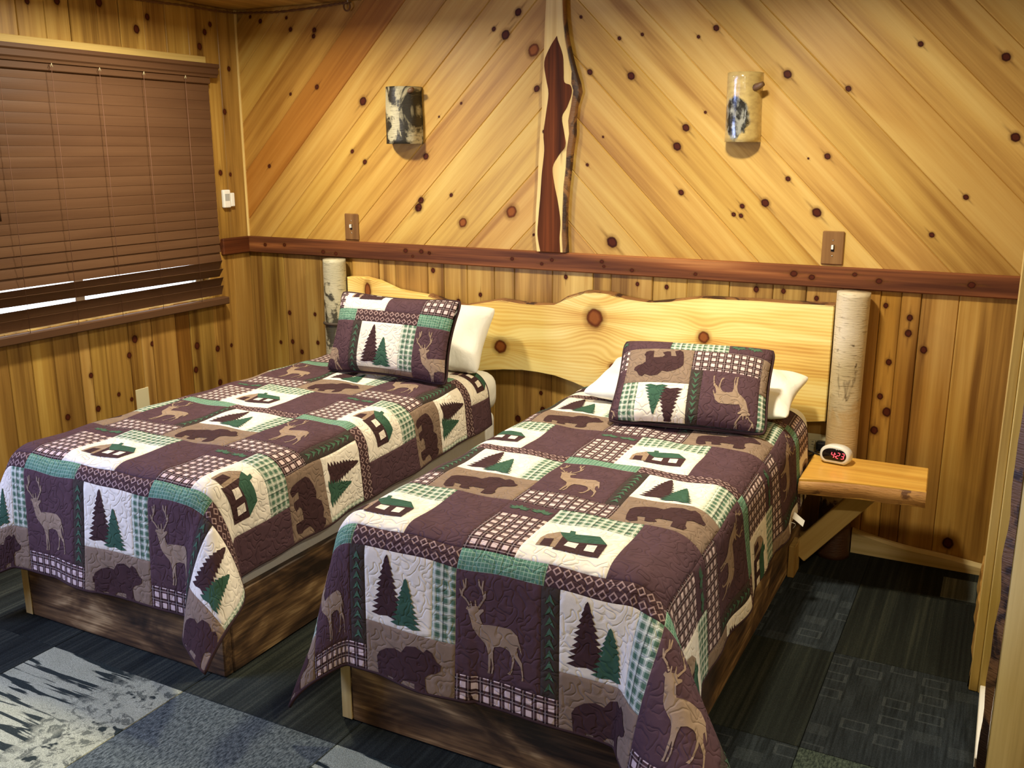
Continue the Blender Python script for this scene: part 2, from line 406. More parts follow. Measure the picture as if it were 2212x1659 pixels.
for i in range(len(rc)-1):
    po = [(1.80, RAIL1-.03), (W, RAIL1-.03), (W, CEIL), (1.80, CEIL)]
    po = clip(po, -1, -1, -rc[i]); po = clip(po, 1, 1, rc[i+1])
    if len(po) >= 3:
        o, P, M = plate('plank', [to_back(*q) for q in po], (0,-1,0), (1,0,-1), .012, PINE, wall_back, rcol[i])
        diag.append((o, po, M, to_back, .012))
for i in range(len(lc)-1):
    po = [(0.0, RAIL1-.03), (1.80, RAIL1-.03), (1.80, CEIL), (0.0, CEIL)]
    po = clip(po, -1, 1, lc[i]); po = clip(po, 1, -1, -lc[i+1])
    if len(po) >= 3:
        o, P, M = plate('plank', [to_back(*q) for q in po], (0,-1,0), (1,0,1), .012, PINE, wall_back, lcol[i])
        diag.append((o, po, M, to_back, .012))
KN = [(0.177,2.225,.011),(0.365,2.176,.011),(0.511,2.165,.012),(0.505,2.138,.011),(0.344,1.873,.008),(0.511,1.902,.012),(0.784,1.829,.020),(0.343,2.231,.008),(0.113,2.249,.008),(0.18,1.522,.010),(0.782,1.546,.012),(0.709,1.596,.010),(1.618,2.179,.016),(1.556,2.09,.020),(1.498,2.117,.010),(1.693,2.021,.026),(1.709,1.861,.014),(1.328,1.808,.006),(1.209,1.751,.005),(1.133,1.573,.015),(1.085,1.336,.020),(1.10,1.37,.016),(1.268,1.398,.009),(1.329,1.273,.021),(1.585,1.33,.026),(1.698,1.231,.006),(1.913,2.142,.007),(2.087,2.049,.008),(2.186,2.059,.007),(2.143,1.899,.016),(2.422,2.038,.007),(2.492,2.067,.012),(2.386,1.69,.015),(2.352,1.616,.017),(2.464,1.749,.006),(2.024,1.656,.005),(1.958,1.921,.012),(1.954,1.54,.007),(2.077,1.214,.024),(2.377,1.431,.012),(2.634,1.382,.010),(2.601,1.348,.009),(2.631,1.344,.009),(2.725,1.397,.016),(2.78,1.884,.016),(3.008,1.825,.011),(2.951,1.578,.012),(2.808,1.492,.010),(3.245,1.972,.010),(3.526,1.916,.015),(3.585,1.645,.016),(2.927,1.365,.018),(3.448,1.435,.010),(3.347,1.295,.010),(2.88,1.57,.004)]
for x, z, r in KN: knot_at(diag, x, z, r, red=(x, z) in ((1.693,2.021),(1.329,1.273),(1.585,1.33)))

# ---- back wall: vertical boards below the rail
low = []
bx = [0.0, .09, .238, .379, .488, .68, .844, .941, 1.129, 1.221, 1.349, 1.496, 1.601, 1.794, 1.991, 2.077, 2.268, 2.42, 2.600, 2.779, 2.910, 3.05, 3.19, 3.265, 3.335, 3.465, W]
for i in range(len(bx)-1):
    po = [(bx[i]+.0006, 0), (bx[i+1]-.0006, 0), (bx[i+1]-.0006, RAIL0+.03), (bx[i]+.0006, RAIL0+.03)]
    s = .84+.16*rnd.random()
    colr = (s, s*(.93+.06*rnd.random()), s*(.84+.10*rnd.random()))
    if 5 <= i <= 20: colr = tuple(c*1.12 for c in colr)
    if i in (12, 13): colr = (1.26, 1.25, 1.20)
    if i in (21, 22, 23): colr = (.98, .82, .60)
    if i == 24: colr = (1.0,.88,.70)
    if i == 25: colr = (1.18,1.10,.92)
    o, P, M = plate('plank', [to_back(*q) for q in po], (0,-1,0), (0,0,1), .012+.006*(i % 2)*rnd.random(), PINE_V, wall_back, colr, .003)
    low.append((o, po, M, to_back, o['_t']))
for x, z, r in [(.26,.765,.012),(.27,.61,.012),(.19,.60,.010),(.33,.56,.012),(.43,.77,.010),(.44,.62,.011),(.62,.86,.010),(1.16,1.04,.012),(1.42,.94,.010),(1.30,.90,.012),(2.33,1.035,.010),(2.71,1.05,.012),(2.20,1.04,.009),(2.95,1.03,.010),(3.30,.92,.014),(3.21,1.02,.010),(3.21,.52,.016),(3.22,.66,.012),(3.24,.80,.012),(3.30,.98,.012),(3.36,.86,.014),(3.25,.60,.018),(1.75,.42,.014),(1.62,.36,.016),(3.52,.10,.022),(1.86,1.05,.010),(2.82,1.05,.010),(1.74,.50,.010)]: knot_at(low, x, z, r)

# ---- left wall boards
to_left = lambda y, z: (0, y, z)
lw = []
def lboard(y0, y1, z0, z1, colr):
    po = [(y0+.0006, z0), (y1-.0006, z0), (y1-.0006, z1), (y0+.0006, z1)]
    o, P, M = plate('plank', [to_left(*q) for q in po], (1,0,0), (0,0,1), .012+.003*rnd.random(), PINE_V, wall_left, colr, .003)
    lw.append((o, po, M, to_left, o['_t']))
ly = [-1.9, -1.78, -1.6, -1.467, -1.36, -1.253, -1.127, -1.07, -.986, -.854, -.781, -.715, -.567, -.474, -.312, -.14, -.013]
for i in range(len(ly)-1):
    s = .84+.16*rnd.random(); colr = (s, s*(.90+.06*rnd.random()), s*(.80+.08*rnd.random()))
    if i == 12: colr = (.74, .56, .38)
    lboard(ly[i], ly[i+1], 0, (RAIL0+.02) if ly[i] > WY1-.02 else WZ0, colr)
lu = [-1.9, -1.75, -1.6, -1.48, -1.36, -1.244, -1.115, -.996, -.859, -.740, -.601, -.476, -.337]
for i in range(len(lu)-1):
    s = .90+.14*rnd.random(); lboard(lu[i], lu[i+1], 2.0, CEIL, (s, s*.97, s*.86))
for y0, y1 in ((-.337, -.142), (-.142, -.013)): lboard(y0, y1, RAIL1-.02, CEIL, (.92, .87, .74))
for y, z, r in [(-1.08,.62,.012),(-.86,.67,.014),(-.72,.70,.012),(-1.22,.46,.014),(-.94,.50,.010),(-.87,.46,.010),(-.30,.60,.016),(-.30,.42,.016),(-.44,.64,.018),(-.82,.74,.018),(-1.06,.46,.014),(-.46,.52,.016),(-.20,.60,.010),(-1.10,2.24,.020),(-1.05,2.20,.016),(-.84,2.22,.018),(-.74,2.16,.022),(-.65,2.13,.018),(-.58,2.19,.014),(-1.19,2.18,.012),(-.19,2.20,.012),(-.23,2.16,.014),(-.27,2.09,.016),(-.08,2.00,.012),(-.13,1.79,.014),(-.19,1.49,.014),(-.12,1.48,.010)]: knot_at(lw, y, z, r)
tag(wbox('trim_1', 0.0, .020, -.022, 0, RAIL1-.01, CEIL, PALE, grain='z', color=(.98,.88,.66)), kind='structure')
tag(wbox('trim_2', .0, .024, -1.9, -.245, 2.005, 2.045, PALE, grain='y', color=(1.0,.93,.70)), kind='structure')

# ---- chair rail (cedar), corner return on the left wall
rail = tag(wbox('trim_3', 0.0, W, -.034, 0, RAIL0, RAIL1, CEDAR, bev=.005), kind='structure')
tag(wbox('trim_4', 0.0, .034, -.225, -.034, RAIL0, RAIL1, CEDAR, grain='y', bev=.005, color=(.55,.45,.42)), kind='structure')
RP = [(rail, [(0,RAIL0),(W,RAIL0),(W,RAIL1),(0,RAIL1)], None, None, 0)]
for x, z, r in [(.14,1.12,.010),(.27,1.125,.010),(.52,1.10,.012),(.60,1.095,.011),(1.02,1.13,.012),(1.11,1.13,.012),(1.155,1.125,.009),(1.06,1.105,.008),(1.60,1.12,.009),(1.80,1.125,.009),(1.75,1.105,.008),(2.04,1.13,.009),(2.05,1.11,.007),(2.18,1.10,.009),(2.86,1.125,.014),(2.93,1.115,.012),(3.09,1.135,.009),(3.18,1.115,.012),(3.50,1.12,.014),(2.46,1.10,.008)]:
    Mk = M4((x, -.034, z), (1,0,0), (0,0,1))
    add_knot((rail, Mk, lambda a, b, x=x, z=z: (x, -.034, z), 0), x, z, r)

# ---- right-hand return: baseboards, corner trim, white strip, live-edge casing
def wavy_board(name, x0, x1, y, t, z0, zf, mat, n=28, kind='structure'):
    V = []; F = []
    for i in range(n+1):
        x = x0+(x1-x0)*i/n; zt = zf(i/n)
        V += [(x, y, z0), (x, y, zt), (x, y-t*.7, zt), (x, y-t, zt-.012), (x, y-t, z0)]
    for i in range(n):
        for k in range(4):
            a = i*5+k; F.append((a, a+5, a+6, a+1))
    F.append((0,1,2,3,4)); F.append(tuple(reversed([n*5+k for k in range(5)])))
    o = mobj(name, V, F, mat); return tag(o, kind=kind)
wavy_board('baseboard_back', 3.165, W, -.018, .022, 0, lambda s: .082-.040*s+.02*math.exp(-s*7)+.002*math.sin(s*11), PALE)
V = []; F = []; n = 30
for i in range(n+1):
    y = -.03-.9*i/n; d = .016+.010*mnoise.noise((i*.35, 2.2, 0)); V += [(W, y, 0), (W, y, .085), (W-d*.7, y, .08), (W-d, y, .0)]
for i in range(n):
    for k in range(3): F.append((i*4+k, i*4+k+1, i*4+k+5, i*4+k+4))
tag(mobj('baseboard_right', V, F, PALE, color=(.85,.62,.36)), kind='structure')
tag(wbox('trim_5', 3.646, 3.672, -.952, -.90, 0, CEIL, PALE, grain='z', color=(.95,.86,.62)), kind='structure')
tag(wbox('trim_6', 3.672, 3.712, -.958, -.90, 0, CEIL, PALE, grain='z', color=(.88,.82,.60)), kind='structure')
tag(wbox('baseboard_side', 3.676, 3.72, -1.36, -.958, 0, .03, DRYWALL, grain='y', bev=.002), kind='structure')
cas = empty('trim_7', (3.9, -1.38, 0), kind='structure')
V = []; F = []; n = 60
for i in range(n+1):
    z = CEIL*i/n; e = 3.702+.006*mnoise.noise((z*3, 1, 1)); b = e-.020+.006*mnoise.noise((z*9, 5, 1))
    V += [(e, -1.39, z), (b, -1.375, z), (b+.006, -1.34, z), (e, -1.33, z)]
for i in range(n):
    for k in range(4): F.append((i*4+k, i*4+(k+1) % 4, i*4+4+(k+1) % 4, i*4+4+k))
mobj('bark_edge', V, F, ROUGHBARK, cas)
wbox('board', 3.703, 4.2, -1.39, -1.34, 0, CEIL, PALE, cas, 'z', color=(1.32,1.34,1.28))

# ---- floor: carpet tiles
def ctile(name, fn, rough=.95):
    t = NT(name); v = t.objc(); oi = t.node('ShaderNodeObjectInfo'); x, y, z = t.sep(v)[:3]
    c = fn(t, v, x, y, oi.outputs['Random']); pile = t.noise(v, 420, 2)
    c = t.mix(1.0, c, t.ramp(pile, [(.3, (.55,)*3), (.7, (1.35,)*3)]), 'MULTIPLY')
    t.base(t.mix(1.0, c, oi.outputs['Color'], 'MULTIPLY')); t.rough(rough); t.spec(.08); t.bump(pile, .003, .7); return t.m
def offv(t, v, r):
    ad = t.node('ShaderNodeVectorMath', operation='ADD'); cb = t.node('ShaderNodeCombineXYZ')
    t.link(t.math('MULTIPLY', r, 23.), cb.inputs[0]); t.link(t.math('MULTIPLY', r, 41.), cb.inputs[1])
    t.link(v, ad.inputs[0]); t.link(cb.outputs[0], ad.inputs[1]); return ad.outputs[0]
def c_streak(t, v, x, y, r):
    v = offv(t, v, r); a = t.noise(t.mapping(v, (60, .8, 1)), 1, 3, .6); b = t.noise(t.mapping(v, (7, .6, 1)), 1, 2)
    return t.ramp(t.math('ADD', t.math('MULTIPLY', a, .6), t.math('MULTIPLY', b, .4)), [(.36, srgb(40,42,40)), (.52, srgb(58,62,58)), (.68, srgb(92,94,82))])
def c_loop(t, v, x, y, r):
    a = t.noise(t.mapping(v, (170, 60, 1)), 1, 2, .5); return t.ramp(a, [(.35, srgb(62,70,70)), (.65, srgb(118,127,122))])
def c_rect(t, v, x, y, r):
    v2 = offv(t, v, r); a = t.noise(t.mapping(v2, (130, 6, 1)), 1, 2)
    cx, cy = t.math('MULTIPLY', t.sep(v2)[0], 1/.095), t.math('MULTIPLY', t.sep(v2)[1], 1/.105)
    cy = t.math('ADD', cy, t.math('MULTIPLY', t.math('FLOOR', cx), .37))
    wn = t.node('ShaderNodeTexWhiteNoise', noise_dimensions='2D'); cb = t.node('ShaderNodeCombineXYZ'); t.link(t.math('FLOOR', cx), cb.inputs[0]); t.link(t.math('FLOOR', cy), cb.inputs[1]); t.link(cb.outputs[0], wn.inputs[0])
    fx = t.math('DIVIDE', t.math('ABSOLUTE', t.math('SUBTRACT', t.math('FRACT', cx), .5)), .40); fy = t.math('DIVIDE', t.math('ABSOLUTE', t.math('SUBTRACT', t.math('FRACT', cy), .5)), .26)
    m = t.math('MAXIMUM', fx, fy); ol = t.math('MULTIPLY', gt(t, m, .76), t.math('LESS_THAN', m, 1.0))
    pick = t.math('MULTIPLY', gt(t, wn.outputs[0], .62), t.math('ADD', .35, t.math('MULTIPLY', t.noise(v2, 40, 2), .9)))
    fill = t.math('MULTIPLY', t.math('MULTIPLY', t.math('LESS_THAN', wn.outputs[0], .22), t.math('LESS_THAN', m, 1.0)), .22)
    c = t.ramp(a, [(.3, srgb(46,50,50)), (.7, srgb(74,80,82))])
    return t.mix(t.math('ADD', t.math('MULTIPLY', t.math('MULTIPLY', ol, pick), .22), t.math('MULTIPLY', fill, .4)), c, srgb(150,156,152))
def c_print(t, v, x, y, r):
    st = t.noise(t.mapping(v, (2.4, 34, 1), (4.0, 1.3, 0)), 1, 3, .55, .5); wid = t.noise(t.mapping(v, (3, 9, 1)), 1, 2)
    sp = t.noise(t.mapping(v, (26, 26, 1)), 1, 4, .7, .6); blob = t.noise(t.mapping(v, (9, 12, 1), (2, 5, 0)), 1, 3, .6)
    edge = t.math('ADD', x, t.math('MULTIPLY', t.math('SUBTRACT', blob, .5), .35))
    tree = t.ramp(t.math('ADD', st, t.math('MULTIPLY', edge, .34)), [(.505, (0,0,0)), (.53, (1,1,1))])
    tree = t.math('MULTIPLY', tree, t.ramp(edge, [(-.0, (1,1,1)), (.05, (1,1,1)), (.12, (0,0,0))]))
    spk = t.math('MULTIPLY', t.ramp(sp, [(.52, (0,0,0)), (.60, (.7,)*3)]), t.ramp(edge, [(.0, (0,0,0)), (.06, (1,1,1))]))
    blk = t.math('MULTIPLY', t.ramp(blob, [(.60, (0,0,0)), (.63, (1,1,1))]), t.ramp(x, [(.10, (0,0,0)), (.16, (1,1,1))]))
    f = t.math('MAXIMUM', t.math('MAXIMUM', tree, spk), blk)
    return t.mix(f, t.mix(t.noise(v, 9, 2), srgb(168,170,142), srgb(198,200,172)), srgb(54,62,58))
T_STREAK = ctile('streaked_carpet', c_streak); T_LOOP = ctile('grey_loop_carpet', c_loop); T_RECT = ctile('rectangle_carpet', c_rect); T_PRINT = ctile('birch_print_carpet', c_print)
gx = [-.215, .36, .94, 1.525, 2.105, 2.682, 3.245, 3.83, 4.41, 4.99, 5.58]
gy = [0, -.33, -.905, -1.48, -2.06, -2.64, -3.22, -3.80, -4.38, -4.96]
TSP = {(2,4): (T_PRINT, (1,1,.98)), (3,4): (T_LOOP, (1,1,1)), (4,4): (T_PRINT, (.80,.86,.92)), (5,1): (T_RECT, (.55,.58,.62)), (6,2): (T_RECT, (.42,.43,.44)), (6,3): (T_LOOP, (.42,.45,.36)),
       (5,2): (T_STREAK, (.42,.43,.40)), (6,1): (T_STREAK, (.42,.42,.38)), (5,0): (T_STREAK, (.42,.42,.40)), (6,0): (T_STREAK, (.42,.42,.38)), (5,3): (T_RECT, (.45,.47,.48))}
bmt = {}
for i in range(len(gx)-1):
    for j in range(len(gy)-1):
        x0, x1, y1, y0 = max(gx[i], 0), gx[i+1], gy[j], gy[j+1]
        m, c = TSP.get((i, j), (T_STREAK, (.72,.76,.76)))
        if x0 >= W and y1 > -.9: continue
        xx1 = x1 if not (i == 6 and j < 2) else W
        wbox('carpet_tile', x0+.0008, xx1-.0008, y0+.0008, y1-.0008, -.008, 0, m, floor, 'x', .0015, color=c)
wbox('carpet_tile', 3.522, W-.02, -.308, -.116, -.004, .0012, T_STREAK, floor, 'x', .0005, color=(2.1,2.1,2.0))

# ------------------------------------------------------------------ centre slab post on the wall
SL = [(1.768,2.285),(1.766,2.215),(1.762,2.136),(1.759,2.056),(1.756,1.961),(1.749,1.865),(1.750,1.782),(1.742,1.67),(1.735,1.563),(1.732,1.455),(1.724,1.346),(1.721,1.235),(1.730,1.161)]
SF = [(1.838,2.285),(1.841,2.21),(1.846,2.131),(1.857,2.051),(1.873,1.983),(1.890,1.922),(1.889,1.875),(1.899,1.847),(1.888,1.779),(1.877,1.724),(1.882,1.669),(1.871,1.599),(1.868,1.528),(1.858,1.443),(1.855,1.349),(1.853,1.24),(1.858,1.162)]
SB = [(1.846,2.285),(1.850,2.21),(1.856,2.131),(1.870,2.05),(1.890,1.976),(1.907,1.922),(1.925,1.875),(1.932,1.840),(1.912,1.779),(1.907,1.724),(1.908,1.669),(1.897,1.599),(1.890,1.528),(1.880,1.443),(1.873,1.35),(1.874,1.241),(1.879,1.162)]
HL = [(1.818,2.069),(1.787,2.027),(1.76,1.967),(1.769,1.899),(1.781,1.837),(1.77,1.754),(1.759,1.67),(1.763,1.599),(1.752,1.499),(1.745,1.397),(1.737,1.309),(1.733,1.235),(1.747,1.1615)]
HR = [(1.822,2.052),(1.846,1.991),(1.851,1.93),(1.855,1.882),(1.883,1.868),(1.890,1.835),(1.869,1.779),(1.846,1.738),(1.858,1.669),(1.863,1.62),(1.832,1.578),(1.804,1.528),(1.813,1.456),(1.83,1.385),(1.844,1.298),(1.841,1.225),(1.845,1.1615)]
slab = empty('live_edge_slab', (1.80, -.02, RAIL1), 'tall live edge slab with dark red heartwood running up the wall between the diagonal boards', 'wood slab')
def prism(name, pts, y0, y1, mat, parent, X=(0,0,1), bev=0.0):
    return plate(name, [(x, y0, z) for x, z in pts], (0,-1,0), X, y0-y1, mat, parent, None, bev)[0]
prism('sapwood', SL+list(reversed(SF)), -.0125, -.044, SLABW, slab)
V = []; F = []
for (a, z), (b, z2) in zip(SF, SB): V += [(a-.002, -.0445, z), (a+(b-a)*.6, -.040, z2), (b, -.024, z2), (b-.006, -.0125, z2)]
for i in range(len(SF)-1):
    for k in range(3): F.append((i*4+k, i*4+4+k, i*4+5+k, i*4+k+1))
mobj('bark_edge', V, F, EDGEBARK, slab, smooth=True)
def smooth2(pts, n=4): return [(v.x, v.z) for v in dense([(x, 0, z) for x, z in pts], n)]
hw_ = prism('heartwood', smooth2(HL)+list(reversed(smooth2(HR))), -.0438, -.0452, HEART, slab)
for x, z, r in [(1.803,1.935,.017),(1.870,1.825,.013),(1.845,1.62,.019),(1.776,1.285,.010),(1.792,1.262,.011),(1.76,1.68,.007)]:
    add_knot((hw_, M4((x, -.0452, z), (0,0,1), (1,0,0)), lambda a, b, x=x, z=z: (x, -.0452, z), 0), x, z, r)

# ------------------------------------------------------------------ sconces
def sconce(x, zt, zb, mat, label, r=.085, dep=.105, stub=None):
    s = empty('half_log_sconce', (x, -.013, zb), label, 'wall lamp', 'half log wall sconces')
    n, m = 20, 14; V = []; F = []
    def ring(z, k, ins):
        out = []
        for j in range(n+1):
            an = PI*j/n; rr = (r-ins)*(1+.05*mnoise.noise((math.cos(an)*2, z*9, x)))*k
            out.append((x-rr*math.cos(an), -.013-(dep-ins)*(math.sin(an)**.75)*k*(1+.05*mnoise.noise((j*.4, z*12, x))), z))
        return out
    for ins in (0, .010):
        for i in range(m+1): V += ring(zb+(zt-zb)*i/m, 1.0+.04*(1-i/m), ins)
    K = (n+1)*(m+1)
    for L in (0, 1):
        for i in range(m):
            for j in range(n):
                a = L*K+i*(n+1)+j; q = (a, a+1, a+n+2, a+n+1); F.append(q if L == 0 else tuple(reversed(q)))
    for i in (0, m):
        for j in range(n):
            a = i*(n+1)+j; F.append((a, a+1, K+a+1, K+a) if i else (a+1, a, K+a, K+a+1))
    mobj('bark_shell', V, F, mat, s, smooth=True)
    wbox('back_plate', x-r*.8, x+r*.8, -.02, -.0125, zb+.02, zt-.02, PALE, s, 'z')
    tube('lamp_holder', [(x, -.05, zb+.06), (x, -.05, zb+.12)], .018, WHITE_PL, s, 12)
    wbox('bracket', x-.012, x+.012, -.05, -.02, zb+.06, zb+.072, METAL, s)
    if stub:
        sx, sz = stub
        tube('branch_stub', [(sx-.03, -.075, sz-.01), (sx+.004, -.085, sz), (sx+.020, -.09, sz+.008)], lambda q: .016-.007*q, ROUGHBARK, s, 10)
    return s
sconce(1.033, 1.885, 1.63, SCONCE_G, 'grey mottled birch bark half log sconce on the wall left of the slab', stub=(1.10, 1.865))
def glare_bark():
    t = NT('varnished_glare_bark'); v = t.objc(); x, y, z = t.sep(v)[:3]
    n = t.noise(t.mapping(v, (16,16,16)), 1, 4, .6, .6)
    dx = t.math('DIVIDE', t.math('SUBTRACT', x, 2.612), .056); dz = t.math('DIVIDE', t.math('SUBTRACT', z, 1.725), .088)
    d = t.math('ADD', t.math('ADD', t.math('MULTIPLY', dx, dx), t.math('MULTIPLY', dz, dz)), t.math('MULTIPLY', t.math('SUBTRACT', n, .5), 1.5))
    c = t.mix(t.ramp(t.noise(t.mapping(v, (30,30,60)), 1, 3), [(.4, (0,0,0)), (.7, (1,1,1))]), srgb(200,176,112), srgb(176,152,96))  # tan tone is glare on the bark, painted into its base colour
    dark = t.mix(t.ramp(t.noise(t.mapping(v, (45,45,30)), 1, 4), [(.45, (0,0,0)), (.62, (1,1,1))]), srgb(36,36,32), srgb(150,150,136))
    t.base(t.mix(t.ramp(d, [(.75, (1,1,1)), (1.0, (0,0,0))]), c, dark)); t.rough(.22); t.spec(.6); t.b.inputs['Coat Weight'].default_value = .6; t.b.inputs['Coat Roughness'].default_value = .1
    t.bump(n, .004, .5); return t.m
sconce(2.623, 1.893, 1.632, glare_bark(), 'glossy half log sconce with tan glare painted around a dark bark patch, right of the slab', r=.066, dep=.10, stub=(2.688, 1.84))

# ------------------------------------------------------------------ switches, outlets, sensor
def switch(x, z, label):
    s = empty('light_switch', (x, -.012, z-.065), label, 'switch', 'wooden switch plates')
    o = board('cover_plate', M4((x, -.0165, z), (0,0,1), (1,0,0)), .130, .083, .009, PLATEW, s, .004)
    board('toggle_slot', M4((x, -.0215, z), (0,0,1), (1,0,0)), .026, .012, .002, BLACK, s, 0)
    board('toggle', M4((x, -.027, z+.004), (0,0,1), (1,0,0)), .017, .008, .012, WHITE_PL, s, .001)
    for dz in (.03, -.03): tube('screw', [(x, -.020, z+dz), (x, -.0218, z+dz)], .003, METAL, s, 8)
switch(.692, 1.231, 'brown wooden switch plate left of the slab, above the rail by the birch post')
switch(2.998, 1.231, 'brown wooden switch plate above the rail at the right, over the cream birch post')
def outlet(M, label, w_, h_, vert):
    s = empty('wall_outlet', M.translation, label, 'outlet')
    board('cover_plate', M @ Matrix.Translation((0,0,.003)), w_, h_, .006, IVORY, s, .002)
    for d in (-.0195, .0195):
        q = (d, 0, .0065)
        board('socket', M @ Matrix.Translation(q), .026, .030, .002, IVORY, s, .004)
        for e in (-.006, .006): board('slot', M @ Matrix.Translation((d, e, .0078)), .008, .002, .0006, BLACK, s, 0)
    return s
outlet(M4((.0145, -.806, .440), (0,0,1), (0,1,0)), 'ivory outlet low on the left wall under the window blind', .118, .078, True)
outlet(M4((3.000, -.0185, .438), (1,0,0), (0,0,1)), 'ivory outlet behind the bedside shelf with a black plug in it', .118, .078, False)
sens = empty('door_sensor', (.014, -.165, 1.33), 'small white two piece sensor on the left wall beside the blind', 'sensor')
wbox('sensor_body', .0145, .034, -.198, -.150, 1.315, 1.405, WHITE_PL, sens, 'z', .005, 2)
wbox('magnet', .0145, .030, -.143, -.118, 1.32, 1.388, WHITE_PL, sens, 'z', .003, 2)
wbox('gap_label', .034, .0345, -.190, -.158, 1.35, 1.385, plain('grey_print', srgb(170,172,168), .5), sens, 'z', 0)

# ------------------------------------------------------------------ window with blind
win = empty('window_1', (-.06, -1.04, WZ0), kind='structure')
for a in ((WY0, WY0+.05, WZ0, WZ1), (WY1-.05, WY1, WZ0, WZ1), (WY0+.05, WY1-.05, WZ0, WZ0+.05), (WY0+.05, WY1-.05, WZ1-.05, WZ1), (-1.065, -1.015, WZ0+.05, WZ1-.05)):
    wbox('window_frame', -.09, -.05, a[0], a[1], a[2], a[3], WHITE_PL, win, 'z')
for a in ((WY0+.05, -1.065), (-1.015, WY1-.05)): wbox('pane', -.074, -.070, a[0], a[1], WZ0+.05, WZ1-.05, GLASS, win, 'z', 0)
bl = empty('window_blind', (.045, -1.0, .83), 'closed brown slatted blind with a valance covering the window on the left wall', 'blind')
BY0, BY1 = -1.86, -.262
V = []; F = []
prof = [(.016, 1.945), (.070, 1.945), (.072, 1.955), (.080, 1.962), (.080, 1.985), (.088, 1.992), (.088, 2.008), (.016, 2.008)]
for y in (BY0-.03, -.225): V += [(x, y, z) for x, z in prof]
k = len(prof)
for i in range(k): F.append((i, (i+1) % k, k+(i+1) % k, k+i))
F += [tuple(range(k-1, -1, -1)), tuple(range(k, 2*k))]
mobj('valance', [(y, -x, z) for x, y, z in V], F, BLINDW, bl, M4((0,0,0), (0,1,0), (-1,0,0)))
wbox('head_rail', .018, .060, BY0, BY1, 1.915, 1.948, BLINDW, bl, 'y')
pitch = .0435; z = 1.905; ks = 0
sm = None
def slat_mesh():
    V = []; F = []; n = 6; hw = .025
    for y in (BY0, BY1):
        for s in (1, -1):
            for i in range(n+1):
                a = -hw+2*hw*i/n; V.append((y, a, .0015*(1-(a/hw)**2)+s*.0010))
    L = n+1
    for i in range(n):
        F.append((i, i+1, 2*L+i+1, 2*L+i)); F.append((L+i+1, L+i, 3*L+i, 3*L+i+1))
    F.append((0, 2*L, 3*L, L)); F.append((n, L+n, 3*L+n, 2*L+n))
    me = bpy.data.meshes.new('slat'); me.from_pydata(V, [], F); me.materials.append(BLINDW); return me
sm = slat_mesh()
while z > .885:
    tilt = -math.radians({20: 62, 21: 55, 22: 64, 23: 70}.get(ks, -87 if ks < 14 else -87+.8*(ks-13)**1.5))
    sl = bpy.data.objects.new('slat', sm)
    X = Vector((0,1,{20: .006, 21: -.007, 22: .004}.get(ks, 0))); Yv = Vector((-math.cos(tilt), 0, math.sin(tilt)))
    link(sl, bl, M4((.042, 0, z), X, Yv)); z -= pitch; ks += 1
wbox('bottom_rail', .022, .066, BY0, -.240, .832, .868, BLINDW, bl, 'y', .004)
for y in (-1.62, -1.39, -1.155, -.92, -.682, -.435):
    tube('ladder_cord', [(.069, y, .868), (.071, y, 1.93)], .0011, CORDM, bl, 6)
    tube('valance_clip', [(.0725, y-.005, 1.930), (.0735, y, 1.944), (.0725, y+.005, 1.930)], .0015, IVORY, bl, 6)
tube('tilt_wand', [(.085, -1.50, 1.93), (.095, -1.49, 1.62), (.095, -1.478, 1.33)], .005, BLINDW, bl, 8)

# ------------------------------------------------------------------ rope along the ceiling edge
rp = [(.035, -.90, 2.262), (.030, -.671, 2.255), (.03, -.528, 2.258), (.03, -.345, 2.264), (.03, -.18, 2.264), (.032, -.07, 2.268), (.06, -.035, 2.268), (.189, -.03, 2.262), (.321, -.03, 2.258), (.535, -.03, 2.264), (.673, -.03, 2.272), (.727, -.032, 2.272)]
ro = empty('rope', (.40, -.03, 2.26), 'thin dark brown rope looped along the ceiling edge in the corner', 'rope')
dp = dense(rp, 14)
for ph in (0, PI):
    pts = []
    for i, q in enumerate(dp):
        a = i*.9+ph; pts.append(q+Vector((0, math.cos(a)*.0028, math.sin(a)*.0028)))
    tube('strand', pts, .0038, ROPE, ro, 6)
tube('loop', [(.727+.018*math.cos(a), -.035, 2.256+.020*math.sin(a)) for a in np.linspace(0, 2*PI, 18)[:-1]], .0042, ROPE, ro, 6, closed=True)
tube('hook', [(.735, -.013, 2.276), (.735, -.034, 2.272), (.737, -.042, 2.281)], .003, METAL, ro, 8)

# ------------------------------------------------------------------ ceiling lamps (above the frame)
for i, (x, y, watt, llab) in enumerate(LAMPS):
    L = empty('ceiling_light', (x, y, CEIL), llab, 'ceiling lamp', 'flush ceiling lamps')
    V = []; F = []; prof = [(.15, 0), (.15, -.02), (.13, -.045), (.08, -.065), (.0, -.072)]; n = 28
    tube('lamp_base', [(x, y, CEIL-.001), (x, y, CEIL-.022)], .158, METAL, L, 32)
    for r, dz in prof:
        for j in range(n): V.append((x+max(r, .002)*math.cos(2*PI*j/n), y+max(r, .002)*math.sin(2*PI*j/n), CEIL-.012+dz*.6))
    for k in range(len(prof)-1):
        for j in range(n): F.append((k*n+j, k*n+(j+1) % n, (k+1)*n+(j+1) % n, (k+1)*n+j))
    mobj('diffuser', V, F, LAMPGL, L, smooth=True)
    ad = bpy.data.lights.new('bulb', 'AREA'); ad.shape = 'DISK'; ad.size = .16; ad.energy = watt; ad.color = WARM; ad.spread = math.radians(176)
    ao = bpy.data.objects.new('bulb', ad); link(ao, L, Matrix.Translation((x, y, CEIL-.075)))

